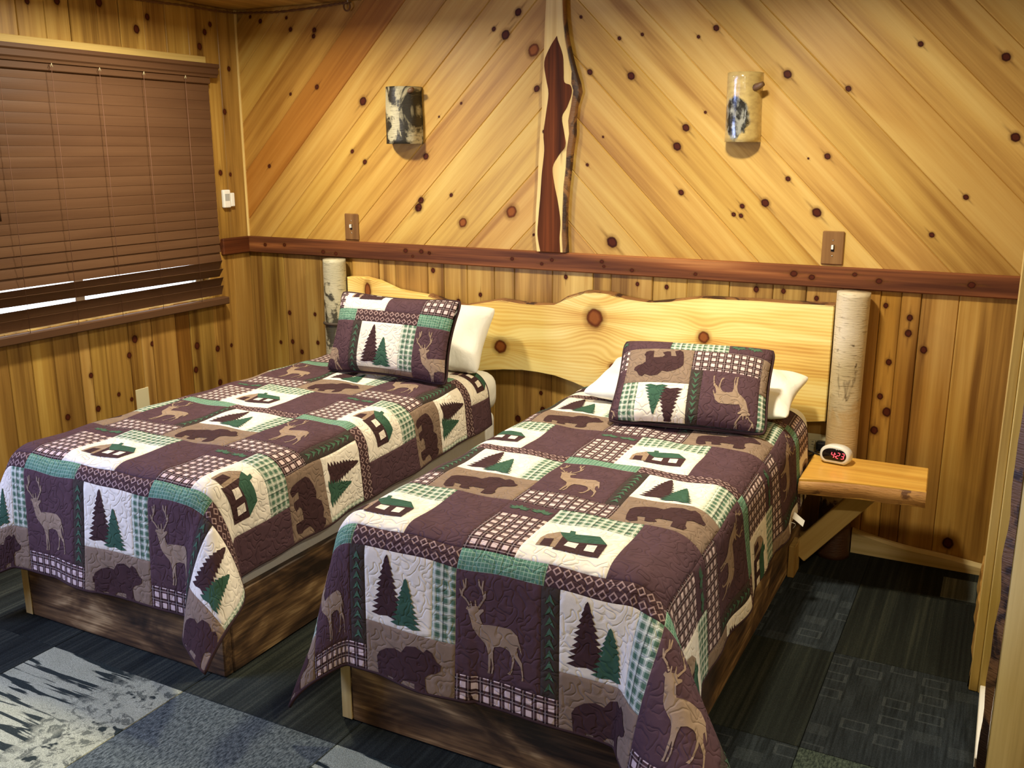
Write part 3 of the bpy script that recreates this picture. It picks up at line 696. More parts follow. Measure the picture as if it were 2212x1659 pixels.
# ------------------------------------------------------------------ headboard and birch posts
hb = empty('headboard', (1.85, -.06, .54), 'long live edge pine slab headboard spanning behind both beds', 'headboard')
HT = [(.688,.987),(.728,.989),(.79,.991),(.869,.978),(.98,.941),(1.07,.932),(1.165,.925),(1.247,.903),(1.359,.886),(1.462,.911),(1.555,.930),(1.653,.922),(1.74,.922),(1.83,.925),(1.887,.962),(1.978,.995),(2.03,.997),(2.098,.994),(2.165,.979),(2.279,.968),(2.362,.981),(2.5,1.006),(2.623,1.008),(2.742,1.011),(2.858,1.010),(3.03,1.014)]
HBm = [(3.03,.544),(2.934,.532),(2.80,.525),(2.5,.520),(2.2,.522),(2.10,.535),(2.02,.558),(1.93,.586),(1.836,.607),(1.75,.614),(1.67,.615),(1.57,.607),(1.475,.598),(1.38,.570),(1.25,.55),(1.0,.54),(.688,.55)]
HKN = [(.814,.927,.020,.045),(1.558,.715,.036,.034),(2.026,.887,.042,.046),(2.118,.672,.020,.022),(2.518,.844,.026,.028)]
def hb_mat():
    t = NT('headboard_pine'); g = t.node('ShaderNodeNewGeometry'); x, y, z = t.sep(g.outputs['Position'])[:3]
    f = t.math('MULTIPLY', z, 1.0)
    halo = 0.0
    for kx, kz, a, b in HKN:
        dx = t.math('DIVIDE', t.math('SUBTRACT', x, kx), a*3.2); dz = t.math('DIVIDE', t.math('SUBTRACT', z, kz), b*2.2)
        d2 = t.math('ADD', t.math('MULTIPLY', dx, dx), t.math('MULTIPLY', dz, dz))
        e = t.math('EXPONENT', t.math('MULTIPLY', d2, -1.0))
        f = t.math('ADD', f, t.math('MULTIPLY', t.math('MULTIPLY', dz, e), b*2.6))
        halo = t.math('ADD', halo, e)
    cb = t.node('ShaderNodeCombineXYZ'); t.link(t.math('MULTIPLY', x, .8), cb.inputs[0]); t.link(t.math('MULTIPLY', f, 7.0), cb.inputs[1]); t.link(y, cb.inputs[2])
    n1 = t.noise(cb.outputs[0], 1.4, 3, .5, .7)
    cb2 = t.node('ShaderNodeCombineXYZ'); t.link(t.math('MULTIPLY', x, .35), cb2.inputs[0]); t.link(f, cb2.inputs[1])
    wv = t.node('ShaderNodeTexWave', wave_type='BANDS', bands_direction='Y'); t.link(cb2.outputs[0], wv.inputs[0]); wv.inputs['Scale'].default_value = 22; wv.inputs['Distortion'].default_value = 3.5; wv.inputs['Detail'].default_value = 2; wv.inputs['Detail Scale'].default_value = .6
    fac = t.math('ADD', t.math('MULTIPLY', n1, .8), t.math('ADD', t.math('MULTIPLY', wv.outputs['Fac'], .10), t.math('MULTIPLY', halo, .12)))
    t.base(t.ramp(fac, [(.33, srgb(250,228,150)), (.5, srgb(238,202,112)), (.66, srgb(208,154,74))])); t.rough(.3); t.spec(.4); return t.m
o, P, M = plate('slab', [(x, -.025, z) for x, z in HT+HBm], (0,-1,0), (1,0,0), .045, hb_mat(), hb, None, .004)
def edge_strip(name, pts, mat, dz, y0=-.024, y1=-.066):
    V = []; F = []
    for i, (x, z) in enumerate(pts):
        j = .35+.65*abs(mnoise.noise((x*5.1, 3.3, z)))
        V += [(x, y0, z+dz*.5), (x, y0-.01, z+dz*j), (x, (y0+y1)/2, z+dz*j*1.1), (x, y1+.004, z+dz*.35*j), (x, y1-.0042, z-dz*.45*j)]
    for i in range(len(pts)-1):
        for k in range(4): F.append((i*5+k, i*5+k+1, i*5+6+k, i*5+5+k))
    return mobj(name, V, F, mat, hb, smooth=True)
def refine(pts, n=5):
    out = []
    for i in range(len(pts)-1):
        for k in range(n): out.append((pts[i][0]+(pts[i+1][0]-pts[i][0])*k/n, pts[i][1]+(pts[i+1][1]-pts[i][1])*k/n))
    return out+[pts[-1]]
edge_strip('bark_edge', refine(HT[6:]), EDGEBARK, .013)
edge_strip('bark_edge', refine(HBm), EDGEBARK, -.014)
for kx, kz, a, b in HKN:
    Mk = M4((kx, -.0702, kz), (1,0,0), (0,0,1)) if a >= b else M4((kx, -.0702, kz), (0,0,1), (-1,0,0))
    add_knot((hb, Mk, lambda u, v, k=(kx, kz): (k[0], -.0702, k[1]), 0), kx, kz, min(a, b)*.98, True, max(a, b)/min(a, b))
def log_post(x, label, mat, r=.062):
    n, m = 28, 60; V = []; F = []
    for i in range(m+1):
        z = (RAIL0-.001)*i/m
        for j in range(n):
            a = 2*PI*j/n; rr = r*(1+.035*mnoise.noise((math.cos(a)*1.3, math.sin(a)*1.3, z*4+x)))*(1+.10*math.exp(-z*9))*(1.0+.02*math.sin(z*3+x))
            V.append((rr*math.cos(a), rr*math.sin(a), z))
    for i in range(m):
        for j in range(n): F.append((i*n+j, i*n+(j+1) % n, (i+1)*n+(j+1) % n, (i+1)*n+j))
    F += [tuple(range(n-1, -1, -1)), tuple(m*n+j for j in range(n))]
    o = mobj('birch_post', V, F, mat, None, Matrix.Translation((x, -.088, 0)), True)
    return tag(o, label, 'post', 'birch bed posts')
p1 = log_post(.628, 'greyish birch log post at the left end of the headboard', BIRCH_G, .058)
p2 = log_post(3.100, 'peeling cream birch log post at the right end of the headboard, beside the shelf', BIRCH)
tube('bark_ring', [(.058*1.03*math.cos(a), .058*1.03*math.sin(a), .755) for a in np.linspace(0, 2*PI, 25)[:-1]], .008, plain('dark_bark_ring', srgb(70,58,44), .7), p1, 6, Matrix.Translation((.628, -.088, 0)), closed=True)

# ------------------------------------------------------------------ bedside shelf, brace, clock
sh = empty('bedside_shelf', (3.2, -.3, .385), 'live edge wooden bedside shelf jutting out between the right bed and the wall', 'shelf')
SZ = .440
top = [(3.015, -.162), (3.430, -.158)]; 
front = [(3.445,-.438),(3.35,-.447),(3.25,-.458),(3.15,-.472),(3.08,-.487),(3.020,-.500)]
plate('slab', [(x, y, SZ-.058) for x, y in top+front], (0,0,1), (1,0,0), .058, SHELFW, sh, None, .003)
V = []; F = []; fr2 = refine(list(reversed(front)), 6)
for i, (x, y) in enumerate(fr2):
    j = mnoise.noise((x*9, 1.7, 0))*.006
    V += [(x, y+.001, SZ-.002-.012*max(0, (3.2-x)/.25)), (x, y-.007-j, SZ-.018), (x, y-.009+j, SZ-.040), (x, y+.002, SZ-.062+j*.5)]
for i in range(len(fr2)-1):
    for k in range(3): F.append((i*4+k, i*4+k+1, i*4+5+k, i*4+4+k))
mobj('bark_edge', V, F, SHELFBARK, sh, smooth=True)
d = Vector((.245, 0, .30)).normalized(); c0 = Vector((3.128, -.31, .225))
board('brace', M4(c0, d, (0,1,0)), .40, .038, .078, PALE, sh, .003, color=(.86,.74,.54))
wbox('brace_foot', 2.984, 3.010, -.40, -.30, 0, .13, PALE, sh, 'z', .003, color=(.80,.66,.46))

cl = empty('alarm_clock', (3.107, -.245, SZ), 'small white oval alarm clock with red digits on the bedside shelf', 'clock')
yawc = math.radians(-8); Mc = Matrix.Translation((3.107, -.262, SZ+.001)) @ Matrix.Rotation(yawc, 4, 'Z') @ Matrix.Rotation(math.radians(-8), 4, 'X') @ Matrix.Scale(1.1, 4)
def oval(a, b, n=40, flat=-.8):
    out = []
    for j in range(n):
        t = 2*PI*j/n; x = a*math.copysign(abs(math.cos(t))**.8, math.cos(t)); zz = b*math.copysign(abs(math.sin(t))**.9, math.sin(t)); out.append((x, max(zz, flat*b)))
    return out
def oval_body(name, rings, mat, parent, cz):
    V = []; F = []; n = 40
    for a, b, y in rings: V += [(x, y, cz+zz) for x, zz in oval(a, b, n)]
    for i in range(len(rings)-1):
        for j in range(n): F.append((i*n+j, (i+1)*n+j, (i+1)*n+(j+1) % n, i*n+(j+1) % n))
    F.append(tuple(range(n))); F.append(tuple((len(rings)-1)*n+j for j in range(n-1, -1, -1)))
    return mobj(name, V, F, mat, parent, Mc, True)
oval_body('case', [(.040,.026,-.022),(.048,.033,-.020),(.052,.036,-.012),(.052,.036,.020),(.046,.031,.034),(.036,.024,.040)], WHITE_PL, cl, .029)
oval_body('display_lens', [(.039,.0215,-.0245),(.041,.023,-.0228),(.041,.023,-.018)], DARKLENS, cl, .030)
SEG = {'4': 'bcfg', '2': 'abged', '3': 'abgcd'}
def digit(chx, ch):
    w2, h2, th = .0048, .0062, .0016
    segs = dict(a=(0,2*h2,w2,th), g=(0,0,w2,th), d=(0,-2*h2,w2,th), b=(w2,h2,th,h2), c=(w2,-h2,th,h2), f=(-w2,h2,th,h2), e=(-w2,-h2,th,h2))
    V = []; F = []
    for s in SEG[ch]:
        cx, cz, a, b = segs[s]; a = a*.55 if a > th else a*.6; b = b*.80 if b > th else b*.6; k = len(V)
        sk = .12
        for yy in (-.0256, -.0246):
            for (px, pz) in ((cx-a, cz-b), (cx+a, cz-b), (cx+a, cz+b), (cx-a, cz+b)): V.append((chx+px+sk*pz, yy, .031+pz*.78))
        F += [(k, k+1, k+2, k+3), (k+7, k+6, k+5, k+4)] + [(k+i, k+4+i, k+4+(i+1) % 4, k+(i+1) % 4) for i in range(4)]
    mobj('digit', V, F, RED, cl, Mc)
digit(-.004, '4'); digit(.014, '2'); digit(.029, '3')
for dz in (-.004, .004): board('colon_dot', Mc @ Matrix.Translation((.0050, -.0251, .031+dz)), .0022, .001, .0022, RED, cl, 0)
board('alarm_dot', Mc @ Matrix.Translation((.006, -.0238, .0505)), .003, .002, .003, WHITE_PL, cl, .0008)
pc = empty('power_cord', (3.0, -.06, .43), 'black clock cord with a wall plug behind the bedside shelf', 'cord')
board('plug', M4((3.022, -.048, .437), (1,0,0), (0,0,1)), .046, .040, .036, BLACK, pc, .008, 2)
tube('cable', dense([(3.01, -.064, .425), (2.985, -.10, .405), (2.965, -.14, .43), (2.985, -.165, .4455), (3.03, -.19, .4445), (3.075, -.212, .4445)], 6), .0032, BLACK, pc, 8)

# ------------------------------------------------------------------ beds
ZTOP, YF = .635, -1.888      # top of the quilt, end of its flat part at the foot
RAD = .100
def build_bed(cx, side):
    b = empty('platform_bed', (cx, -1.0, 0), f'torched pine platform of the {side}', 'bed', 'pine platform beds')
    x0, x1 = cx-.470, cx+.470
    wbox('foot_board', x0+.036, x1-.001, -1.950, -1.912, .004, .262, BURNT, b, 'x', .004)
    wbox('side_board', x0, x0+.036, -1.950, -.155, .004, .262, BURNT, b, 'y', .004)
    wbox('side_board', x1-.037, x1, -1.911, -.155, .004, .262, BURNT, b, 'y', .004)
    wbox('end_grain', x0+.001, x0+.035, -1.9525, -1.9495, .006, .260, PALE, b, 'z', .001, color=(1.2,1.22,1.2))
    wbox('slat_deck', x0+.037, x1-.038, -1.911, -.155, .20, .225, PALE, b, 'y', .003)
    bs = wbox('box_spring', cx-.430, cx+.445, -1.895, -.130, .226, .425, SHEET, None, 'y', .035, 4, smooth=True)
    tag(bs, f'white covered box spring under the mattress of the {side}', 'box spring', 'box springs')
    mt = wbox('mattress', cx-.452, cx+.470, -1.905, -.125, .427, .618, SHEET, None, 'y', .070, 5, smooth=True)
    tag(mt, f'white sheeted mattress of the {side}, showing near the headboard', 'mattress', 'mattresses')
    return b
build_bed(1.122, 'left bed by the window wall'); build_bed(2.512, 'right bed by the shelf')

# ------------------------------------------------------------------ quilt pattern (metres; U across, V towards the head)
PU, PV = .575, .755
UNIT = [('band', 0, .245, 0, .055), ('diam', .245, .575, 0, .055),
        ('check', 0, .15, .055, .275), ('cream:cabin', .15, .395, .055, .275), ('brown', .395, .575, .055, .365), ('brown:sprig', 0, .15, .275, .365), ('plaid', .15, .395, .275, .365),
        ('check', 0, .29, .365, .475), ('deer:deer', 0, .24, .475, .755), ('strip:pine', .24, .29, .475, .755), ('cream:trees', .29, .505, .55, .755), ('plaid', .505, .575, .55, .755), ('tan:bear', .29, .575, .365, .55)]
NAMES = {'band': 'green_patch', 'diam': 'diamond_patch', 'check': 'check_patch', 'cream:cabin': 'cabin_patch', 'brown': 'brown_patch', 'brown:sprig': 'sprig_patch', 'plaid': 'plaid_patch', 'deer:deer': 'deer_patch', 'strip:pine': 'pine_strip_patch', 'cream:trees': 'tree_patch', 'tan:bear': 'bear_patch'}
DEER = [(0.144,0.665),(0.129,0.636),(0.157,0.621),(0.17,0.58),(0.188,0.536),(0.214,0.454),(0.25,0.412),(0.305,0.373),(0.344,0.347),(0.371,0.311),(0.392,0.235),(0.388,0.171),(0.389,0.1),(0.377,0.063),(0.405,0.062),(0.41,0.103),(0.417,0.175),(0.418,0.215),(0.425,0.207),(0.438,0.146),(0.429,0.097),(0.419,0.064),(0.441,0.071),(0.454,0.132),(0.446,0.21),(0.448,0.281),(0.462,0.33),(0.529,0.351),(0.604,0.349),(0.643,0.33),(0.672,0.279),(0.673,0.223),(0.657,0.15),(0.615,0.109),(0.652,0.109),(0.676,0.148),(0.692,0.218),(0.702,0.259),(0.696,0.29),(0.735,0.255),(0.772,0.22),(0.787,0.166),(0.792,0.119),(0.786,0.086),(0.809,0.093),(0.807,0.137),(0.792,0.254),(0.749,0.304),(0.73,0.373),(0.748,0.399),(0.772,0.355),(0.789,0.329),(0.778,0.387),(0.752,0.447),(0.738,0.492),(0.698,0.518),(0.658,0.541),(0.602,0.541),(0.491,0.538),(0.4,0.53),(0.328,0.516),(0.306,0.552),(0.288,0.596),(0.308,0.618),(0.342,0.65),(0.336,0.668),(0.304,0.66),(0.283,0.65),(0.271,0.679),(0.253,0.684),(0.246,0.737),(0.233,0.739),(0.235,0.68),(0.203,0.673),(0.192,0.722),(0.18,0.72),(0.186,0.671),(0.163,0.656)]
ANT = [[(0.17,0.68),(0.129,0.725),(0.081,0.753),(0.055,0.81)],[(0.081,0.753),(0.086,0.799),(0.122,0.85),(0.128,0.927)],[(0.109,0.841),(0.094,0.907)],[(0.28,0.676),(0.332,0.749),(0.356,0.783),(0.36,0.837)],[(0.348,0.774),(0.322,0.855),(0.291,0.889),(0.282,0.934)],[(0.322,0.855),(0.335,0.926)]]
BEAR = [(0.136,0.251),(0.122,0.479),(0.156,0.567),(0.24,0.656),(0.341,0.707),(0.423,0.683),(0.48,0.8),(0.587,0.833),(0.677,0.779),(0.713,0.841),(0.77,0.805),(0.819,0.692),(0.866,0.654),(0.859,0.578),(0.808,0.52),(0.751,0.5),(0.701,0.429),(0.716,0.266),(0.74,0.216),(0.721,0.121),(0.666,0.093),(0.60,0.10),(0.59,0.30),(0.523,0.30),(0.455,0.288),(0.419,0.226),(0.461,0.149),(0.396,0.101),(0.345,0.11),(0.325,0.25),(0.246,0.25),(0.283,0.091),(0.215,0.042),(0.161,0.10)]
def strokes(lines, wd):
    out = []
    for L in lines:
        for (a, b) in zip(L[:-1], L[1:]):
            dx, dy = b[0]-a[0], b[1]-a[1]; l = math.hypot(dx, dy); nx, ny = -dy/l*wd, dx/l*wd; ex, ey = dx/l*wd*.6, dy/l*wd*.6
            out.append([(a[0]-nx-ex, a[1]-ny-ey), (b[0]-nx*.7+ex, b[1]-ny*.7+ey), (b[0]+nx*.7+ex, b[1]+ny*.7+ey), (a[0]+nx-ex, a[1]+ny-ey)])
    return out
def conifer(cx, y0, y1, hw, n, seed, lean=0):
    r = random.Random(seed); L = []; R = []
    for i in range(n):
        t0 = i/n; wv = hw*(1-t0)**.8; ya = y0+(y1-y0)*t0; yb = y0+(y1-y0)*(t0+.55/n)
        L += [(cx-wv*(.95+.15*r.random()), ya-(y1-y0)*.02), (cx-wv*.58, yb)]; R += [(cx+wv*(.95+.15*r.random()), ya-(y1-y0)*.02), (cx+wv*.58, yb)]
    b = [(cx-hw*.55, y0-.035), (cx, y0-.01), (cx+hw*.5, y0-.04)]
    return L+[(cx+lean, y1)]+list(reversed(R))+list(reversed(b))
def leaf(cx, cy, an, l, wd):
    ca, sa = math.cos(an), math.sin(an)
    return [(cx+ca*a-sa*b, cy+sa*a+ca*b) for a, b in ((0,0), (l*.45, wd), (l, 0), (l*.45, -wd))]
def pine_leaves():
    out = []
    n = 9
    for i in range(n):
        y = .05+.9*i/n; out.append([(.5, y+.095), (.22, y), (.5, y+.035)]); out.append([(.5, y+.095), (.5, y+.035), (.78, y)])
    return out
def sprig():
    out = []
    for cx, cy in ((.30, .45), (.74, .50)):
        for k in range(7): out.append(leaf(cx, cy, k*PI/6*1.0, .27 if k % 2 else .22, .05))
        for k in (-.4, PI+.4): out.append(leaf(cx, cy, k, .2, .055))
    return out
MOT = {'deer': [('deer_motif', M_TAN, [DEER]+strokes(ANT, .011), 0)],
       'bear': [('bear_motif', M_DARK, [BEAR], 0)],
       'trees': [('dark_tree_motif', M_DARK, [conifer(.34, .15, .95, .25, 10, 3, .0)], 0), ('green_tree_motif', M_GREEN, [conifer(.62, .09, .70, .22, 9, 5, .0)], 1)],
       'cabin': [('cabin_gable', M_TAN, [[(.145,.254),(.123,.471),(.149,.615),(.243,.751),(.316,.633),(.358,.279)]], 0), ('cabin_door', M_DARK, [[(.185,.27),(.168,.461),(.262,.508),(.303,.27)]], 1),
                 ('cabin_roof', M_GREEN, [[(.243,.751),(.348,.769),(.335,.836),(.398,.827),(.42,.75),(.698,.76),(.836,.578),(.415,.523),(.316,.633)]], 0),
                 ('cabin_wall', M_DARK, [[(.316,.633),(.415,.523),(.836,.578),(.84,.259),(.338,.229),(.358,.279)]], 1), ('cabin_window', M_WIN, [[(.423,.501),(.546,.503),(.552,.365),(.421,.372)]], 2), ('cabin_window', M_WIN, [[(.637,.509),(.748,.517),(.759,.354),(.648,.353)]], 2)],
       'pine': [('pine_leaf_motif', M_LEAF, pine_leaves(), 0)], 'sprig': [('sprig_motif', M_LEAF, sprig(), 0)]}
def poly_mesh(polys, bounds, step=.013):
    """triangulated, grid-cut polygons clipped to bounds"""
    bm = bmesh.new()
    for P in polys:
        vs = [bm.verts.new((x, y, 0)) for x, y in P]
        for tri in tessellate_polygon([[Vector((x, y, 0)) for x, y in P]]):
            a, b, c = [P[i] for i in tri]
            if (b[0]-a[0])*(c[1]-a[1])-(b[1]-a[1])*(c[0]-a[0]) < 0: tri = tri[::-1]
            try: bm.faces.new([vs[i] for i in tri])
            except ValueError: pass
    xs = [v.co.x for v in bm.verts]; ys = [v.co.y for v in bm.verts]
    def cut(co, no, clear=False):
        g = bm.verts[:]+bm.edges[:]+bm.faces[:]
        bmesh.ops.bisect_plane(bm, geom=g, plane_co=co, plane_no=no, clear_outer=clear)
    u0, u1, v0, v1 = bounds
    if min(xs) < u0: cut((u0, 0, 0), (-1, 0, 0), True)
    if max(xs) > u1: cut((u1, 0, 0), (1, 0, 0), True)
    if min(ys) < v0: cut((0, v0, 0), (0, -1, 0), True)
    if max(ys) > v1: cut((0, v1, 0), (0, 1, 0), True)
    a = math.ceil(max(min(xs), u0)/step)*step
    while a < min(max(xs), u1): cut((a, 0, 0), (1, 0, 0)); a += step
    a = math.ceil(max(min(ys), v0)/step)*step
    while a < min(max(ys), v1): cut((0, a, 0), (0, 1, 0)); a += step
    bm.verts.ensure_lookup_table(); bm.verts.index_update()
    P = np.array([v.co[:2] for v in bm.verts]) if bm.verts else np.zeros((0, 2)); F = [[v.index for v in f.verts] for f in bm.faces]
    bm.free(); return P, F
def normals(S, u, v, e=.004):
    du = S(u+e, v)-S(u-e, v); dv = S(u, v+e)-S(u, v-e); n = np.cross(du, dv); return n/np.maximum(np.linalg.norm(n, axis=1, keepdims=True), 1e-9)
def patchwork(S, bounds, U0, V0, parent, flip=False, step=.011, off=.0):
    """patches of the repeating block laid over surface S; (U0,V0) is where a block starts"""
    u0, u1, v0, v1 = bounds
    for iu in range(-6, 7):
        for iv in range(-6, 7):
            for typ, a, b, c, d in UNIT:
                ru0, ru1, rv0, rv1 = U0+iu*PU+a, U0+iu*PU+b, V0+iv*PV+c, V0+iv*PV+d
                if flip: qb = (-ru1, -ru0, -rv1, -rv0)
                else: qb = (ru0, ru1, rv0, rv1)
                cu0, cu1, cv0, cv1 = max(qb[0], u0), min(qb[1], u1), max(qb[2], v0), min(qb[3], v1)
                if cu1-cu0 < .006 or cv1-cv0 < .006: continue
                base = typ.split(':')[0]
                nu = max(2, int((cu1-cu0)/step)); nv = max(2, int((cv1-cv0)/step))
                uu = np.concatenate([[0], [.03/nu*0+min(.18, .0022*nu/(cu1-cu0))/nu*1.0], np.arange(1, nu)/nu, [1]]) if False else np.linspace(0, 1, nu+1)
                vv = np.linspace(0, 1, nv+1)
                e = .0022
                uu = np.unique(np.concatenate([uu, [e/(cu1-cu0), 1-e/(cu1-cu0)]])); vv = np.unique(np.concatenate([vv, [e/(cv1-cv0), 1-e/(cv1-cv0)]]))
                G = np.array([(cu0+(cu1-cu0)*x, cv0+(cv1-cv0)*y) for y in vv for x in uu])
                dist = np.minimum(np.minimum(G[:, 0]-cu0, cu1-G[:, 0]), np.minimum(G[:, 1]-cv0, cv1-G[:, 1]))
                h = off+np.where(dist < 1e-6, -.0016, 0.0)
                N = normals(S, G[:, 0], G[:, 1]); P = S(G[:, 0], G[:, 1])+N*h[:, None]
                L = len(uu)
                F = [(j*L+i, j*L+i+1, (j+1)*L+i+1, (j+1)*L+i) for j in range(len(vv)-1) for i in range(L-1)]
                uvs = G-np.array([ru0, rv0]) if not flip else G
                pat = mobj(NAMES[typ], P, F, FAB[base], parent, None, True, uv=uvs)
                if ':' in typ:
                    for mn, mm, polys, lvl in MOT[typ.split(':')[1]]:
                        tr = (lambda x, y: (-(ru0+(ru1-ru0)*x), -(rv0+(rv1-rv0)*y))) if flip else (lambda x, y: (ru0+(ru1-ru0)*x, rv0+(rv1-rv0)*y))
                        Q, FF = poly_mesh([[tr(x, y) for x, y in pp] for pp in polys], (cu0+.002, cu1-.002, cv0+.002, cv1-.002))
                        if len(FF) == 0: continue
                        NN = normals(S, Q[:, 0], Q[:, 1]); PP = S(Q[:, 0], Q[:, 1])+NN*(off+.0012+.0007*lvl)
                        mobj(mn, PP, FF, mm, pat, None, True, uv=Q)

def make_quilt(cx, hwl, hwr, vhem, vhead, U0, V0, label, shear, seed, corners):
    root = empty('patchwork_quilt', (cx, -1.1, .2), label, 'quilt', 'patchwork quilts')
    A = .490-RAD
    rs = np.random.RandomState(seed); ph = rs.rand(8)*6.28
    def S(u, v):
        u = np.asarray(u, float); v = np.asarray(v, float)
        x = u + shear*(-(v))*np.clip((v)/1.6, 0, 1)*1.0
        du = np.maximum(np.abs(u)-A, 0); dv = np.maximum(-v, 0); sg = np.sign(u)
        rho = np.hypot(du, dv); phi = np.arctan2(dv, du+1e-9)
        s2 = np.where((du > 0) & (dv > 0), np.sin(2*phi)**2, 0)
        lean = np.radians(np.where(u < 0, corners[0], corners[1]))
        flare = np.radians(6.0) + lean*s2
        thm = PI/2-flare
        sA = RAD*thm
        th = np.minimum(rho, sA)/RAD
        ex = np.maximum(rho-sA, 0)
        hor = RAD*np.sin(th)+ex*np.cos(thm); ver = -RAD*(1-np.cos(th))-ex*np.sin(thm)
        # soft folds that grow towards the hem
        k = np.clip(ex/.34, 0, 1)**1.3
        side = np.where(rho > 0, du/np.maximum(rho, 1e-6), 0); foot = np.where(rho > 0, dv/np.maximum(rho, 1e-6), 0)
        wv = (.012*np.sin(v*11+ph[0])+.009*np.sin(v*23+ph[1]))*side**2+(.011*np.sin(u*9+ph[2]+sg*.6)+.007*np.sin(u*19+ph[3]))*foot**2+.022*np.sin(phi*5.0+ph[4])*s2
        hor = hor+np.maximum(wv, -.010)*k
        nx = sg*side; ny = -foot
        X = cx+np.clip(x, -A, A)*0+np.clip(u, -A, A)+nx*hor
        X = X - shear*np.clip(v, 0, 2)*np.where(np.abs(u) < A, 1, 0)*0
        Y = YF+np.maximum(v, 0)+ny*hor
        crown = -.010*(np.clip(np.abs(u)/A, 0, 1)**2)-.006*np.clip(1-v/.5, 0, 1)**2*np.where(v > 0, 1, 1)
        lump = .0030*np.sin(u*17+ph[5]+v*5)*np.sin(v*13+ph[6])+.002*np.sin(u*31+v*27+ph[7])
        Z = ZTOP+ver+np.where(rho > 0, -.016+.010*np.clip(1-rho/.05, 0, 1)*0, crown*1.6*np.clip(1, 0, 1))*0+lump*np.clip(1-ex/.1, .3, 1)
        # patches laid slightly skewed on the bed
        return np.stack([X, Y, Z], 1)
    def SS(u, v):
        # skew of the pattern relative to the bed (cloth itself still covers the same area)
        return S(np.asarray(u, float), np.asarray(v, float))
    b = (-hwl, hwr, -vhem, vhead)
    if shear:
        def Sh(u, v):
            u = np.asarray(u, float); v = np.asarray(v, float)
            return S(u-shear*v, v)
    else: Sh = S
    patchwork(Sh, b, U0, V0, root)
    # backing
    nu, nv = 110, 150
    G = np.array([(-hwl+(hwl+hwr)*i/nu, -vhem+(vhem+vhead)*j/nv) for j in range(nv+1) for i in range(nu+1)])
    P = Sh(G[:, 0], G[:, 1])-normals(Sh, G[:, 0], G[:, 1])*.007
    F = [(j*(nu+1)+i, (j+1)*(nu+1)+i, (j+1)*(nu+1)+i+1, j*(nu+1)+i+1) for j in range(nv) for i in range(nu)]
    mobj('backing', P, F, BACKING, root, None, True, uv=G)
    per = [(-hwl, vhead)]+[(-hwl, vhead-(vhead+vhem)*i/160) for i in range(1, 161)]+[(-hwl+(hwl+hwr)*i/130, -vhem) for i in range(1, 131)]+[(hwr, -vhem+(vhead+vhem)*i/160) for i in range(1, 161)]+[(hwr-(hwl+hwr)*i/130, vhead) for i in range(1, 130)]
    g = np.array(per); Pp = Sh(g[:, 0], g[:, 1])-normals(Sh, g[:, 0], g[:, 1])*.0035
    tube('binding', [tuple(q) for q in Pp], .0055, BINDING, root, 6, closed=True)
    return root, Sh
VHEAD = 1.603
q1, S1 = make_quilt(1.122, .82, .752, .470, VHEAD, -.345, -.118, 'patchwork quilt with cabins, deer and pines on the left bed by the window', .045, 3, (18, 34))
q2, S2 = make_quilt(2.512, .82, .842, .470, VHEAD, -.065, -.118, 'patchwork quilt with cabins, deer and bears on the right bed by the shelf', .045, 11, (9, 45))
# care tag hanging at the side of the right quilt
tp = S2(np.array([.842]), np.array([1.25]))[0]
tube('tag_loop', [tuple(Vector(tp)+Vector((.004+.010*math.sin(a), .012*math.cos(a), -.004+.030*math.sin(a*.5)))) for a in np.linspace(0, PI*1.6, 12)], .0012, WHITE_PL, q2, 6)
board('care_tag', M4(Vector(tp)+Vector((.020, .02, .030)), (.6, .25, -.55), (.2, 1, .3)), .050, .030, .001, WHITE_PL, q2, 0)

# ------------------------------------------------------------------ pillows
def pillow_map(hw, hh, T, pinch, seed, wr=.0):
    def Pm(s, t, side=1):
        s = np.asarray(s, float); t = np.asarray(t, float); a = np.clip(np.abs(s)/hw, 0, 1); b = np.clip(np.abs(t)/hh, 0, 1)
        e = np.sqrt(np.maximum(1-a**2.6, 0))*np.sqrt(np.maximum(1-b**2.6, 0))
        x = s*(1-pinch*(1-b**2)*a**2-.035*b**10); y = t*(1-pinch*1.3*(1-a**2)*b**2-.05*a**10)
        z = T*e**.85*side
        if wr: z = z+wr*e*np.sin(s*31+seed+t*9)*np.sin(t*27+seed)*side
        return np.stack([x, y, z], 1)
    return Pm
def pose(bx_, by_, bz_, yaw, lean, hh, T):
    upv = Vector((0, math.sin(lean), math.cos(lean))); rtv = Vector((1, 0, 0))
    Rz = Matrix.Rotation(yaw, 3, 'Z'); upv = Rz @ upv; rtv = Rz @ rtv; nv = rtv.cross(upv)
    return M4(Vector((bx_, by_, bz_))+upv*hh-nv*0.0, rtv, upv)
def apply(M, P):
    A = np.array(M); return P @ A[:3, :3].T+A[:3, 3]
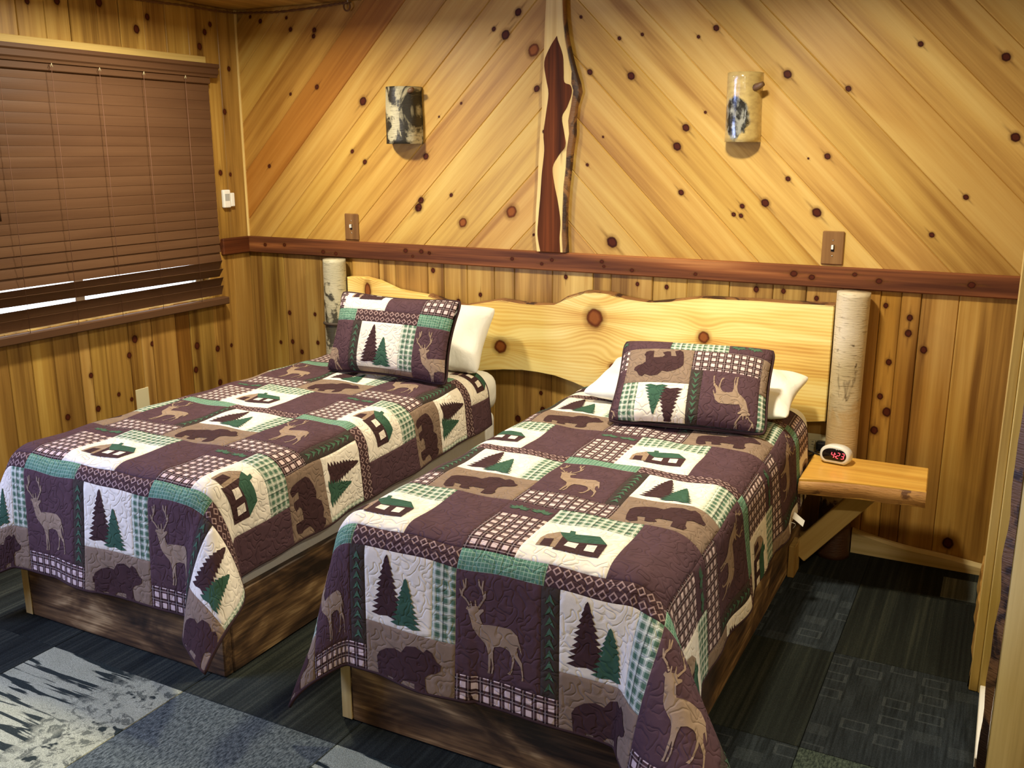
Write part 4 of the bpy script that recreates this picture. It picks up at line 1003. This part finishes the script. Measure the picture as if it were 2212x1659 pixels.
def sham(bx_, by_, bz_, yaw, lean, hw, hh, T, pinch, U0, V0, flip, label, k=1.0):
    M = pose(bx_, by_, bz_, yaw, lean, hh, T); Pm = pillow_map(hw, hh, T, pinch, 1)
    root = empty('pillow_sham', (bx_, by_, bz_), label, 'pillow', 'patchwork pillow shams')
    S = lambda u, v: apply(M, Pm(u*k, v*k, 1))
    patchwork(S, (-hw*.992/k, hw*.992/k, -hh*.992/k, hh*.992/k), U0, V0, root, flip, .012)
    n1, n2 = 40, 30
    G = np.array([(-hw+2*hw*i/n1, -hh+2*hh*j/n2) for j in range(n2+1) for i in range(n1+1)])
    F = [(j*(n1+1)+i, (j+1)*(n1+1)+i, (j+1)*(n1+1)+i+1, j*(n1+1)+i+1) for j in range(n2) for i in range(n1)]
    mobj('back_panel', apply(M, Pm(G[:, 0], G[:, 1], -1)), F, BACKING, root, None, True, uv=G)
    per = [(-hw+2*hw*i/40, -hh) for i in range(40)]+[(hw, -hh+2*hh*i/30) for i in range(30)]+[(hw-2*hw*i/40, hh) for i in range(40)]+[(-hw, hh-2*hh*i/30) for i in range(30)]
    g = np.array(per); tube('binding', [tuple(q) for q in apply(M, Pm(g[:, 0], g[:, 1], 1))], .0055, BINDING, root, 6, closed=True)
    return root
def white_pillow(bx_, by_, bz_, yaw, lean, hw, hh, T, label, seed):
    M = pose(bx_, by_, bz_, yaw, lean, hh, T); Pm = pillow_map(hw, hh, T, .06, seed, .016); n1, n2 = 56, 40
    V = []; F = []
    gs = np.sin(np.linspace(-PI/2, PI/2, n1+1))*hw; gt_ = np.sin(np.linspace(-PI/2, PI/2, n2+1))*hh
    G = np.array([(s, t) for t in gt_ for s in gs]); A = apply(M, Pm(G[:, 0], G[:, 1], 1)); B = apply(M, Pm(G[:, 0], G[:, 1], -1)); L = n1+1; K = len(G)
    for j in range(n2):
        for i in range(n1):
            F.append((j*L+i, j*L+i+1, (j+1)*L+i+1, (j+1)*L+i)); F.append((K+j*L+i, K+(j+1)*L+i, K+(j+1)*L+i+1, K+j*L+i+1))
    bm = bmesh.new(); vs = [bm.verts.new(tuple(p)) for p in np.vstack([A, B])]
    for f in F: bm.faces.new([vs[i] for i in f])
    bmesh.ops.remove_doubles(bm, verts=bm.verts[:], dist=.0004)
    return tag(bmobj('bed_pillow', bm, SHEET, None, None, True), label, 'pillow', 'white bed pillows')
white_pillow(1.245, -.345, .640, 0, math.radians(34), .345, .165, .085, 'white pillow propped against the headboard on the left bed', 2.0)
white_pillow(2.575, -.555, .672, 0, math.radians(80), .405, .205, .058, 'white pillow lying flat under the sham on the right bed', 5.0)
sham(1.262, -.585, .640, 0, math.radians(22), .315, .185, .075, .07, -.415, .045, False, 'upright patchwork pillow sham with pines and a deer head on the left bed')
sham(2.664, -.765, .648, math.radians(9), math.radians(48), .278, .185, .075, .04, -.29, -.50, True, 'patchwork pillow sham with an upside down bear and deer on the right bed', .86)
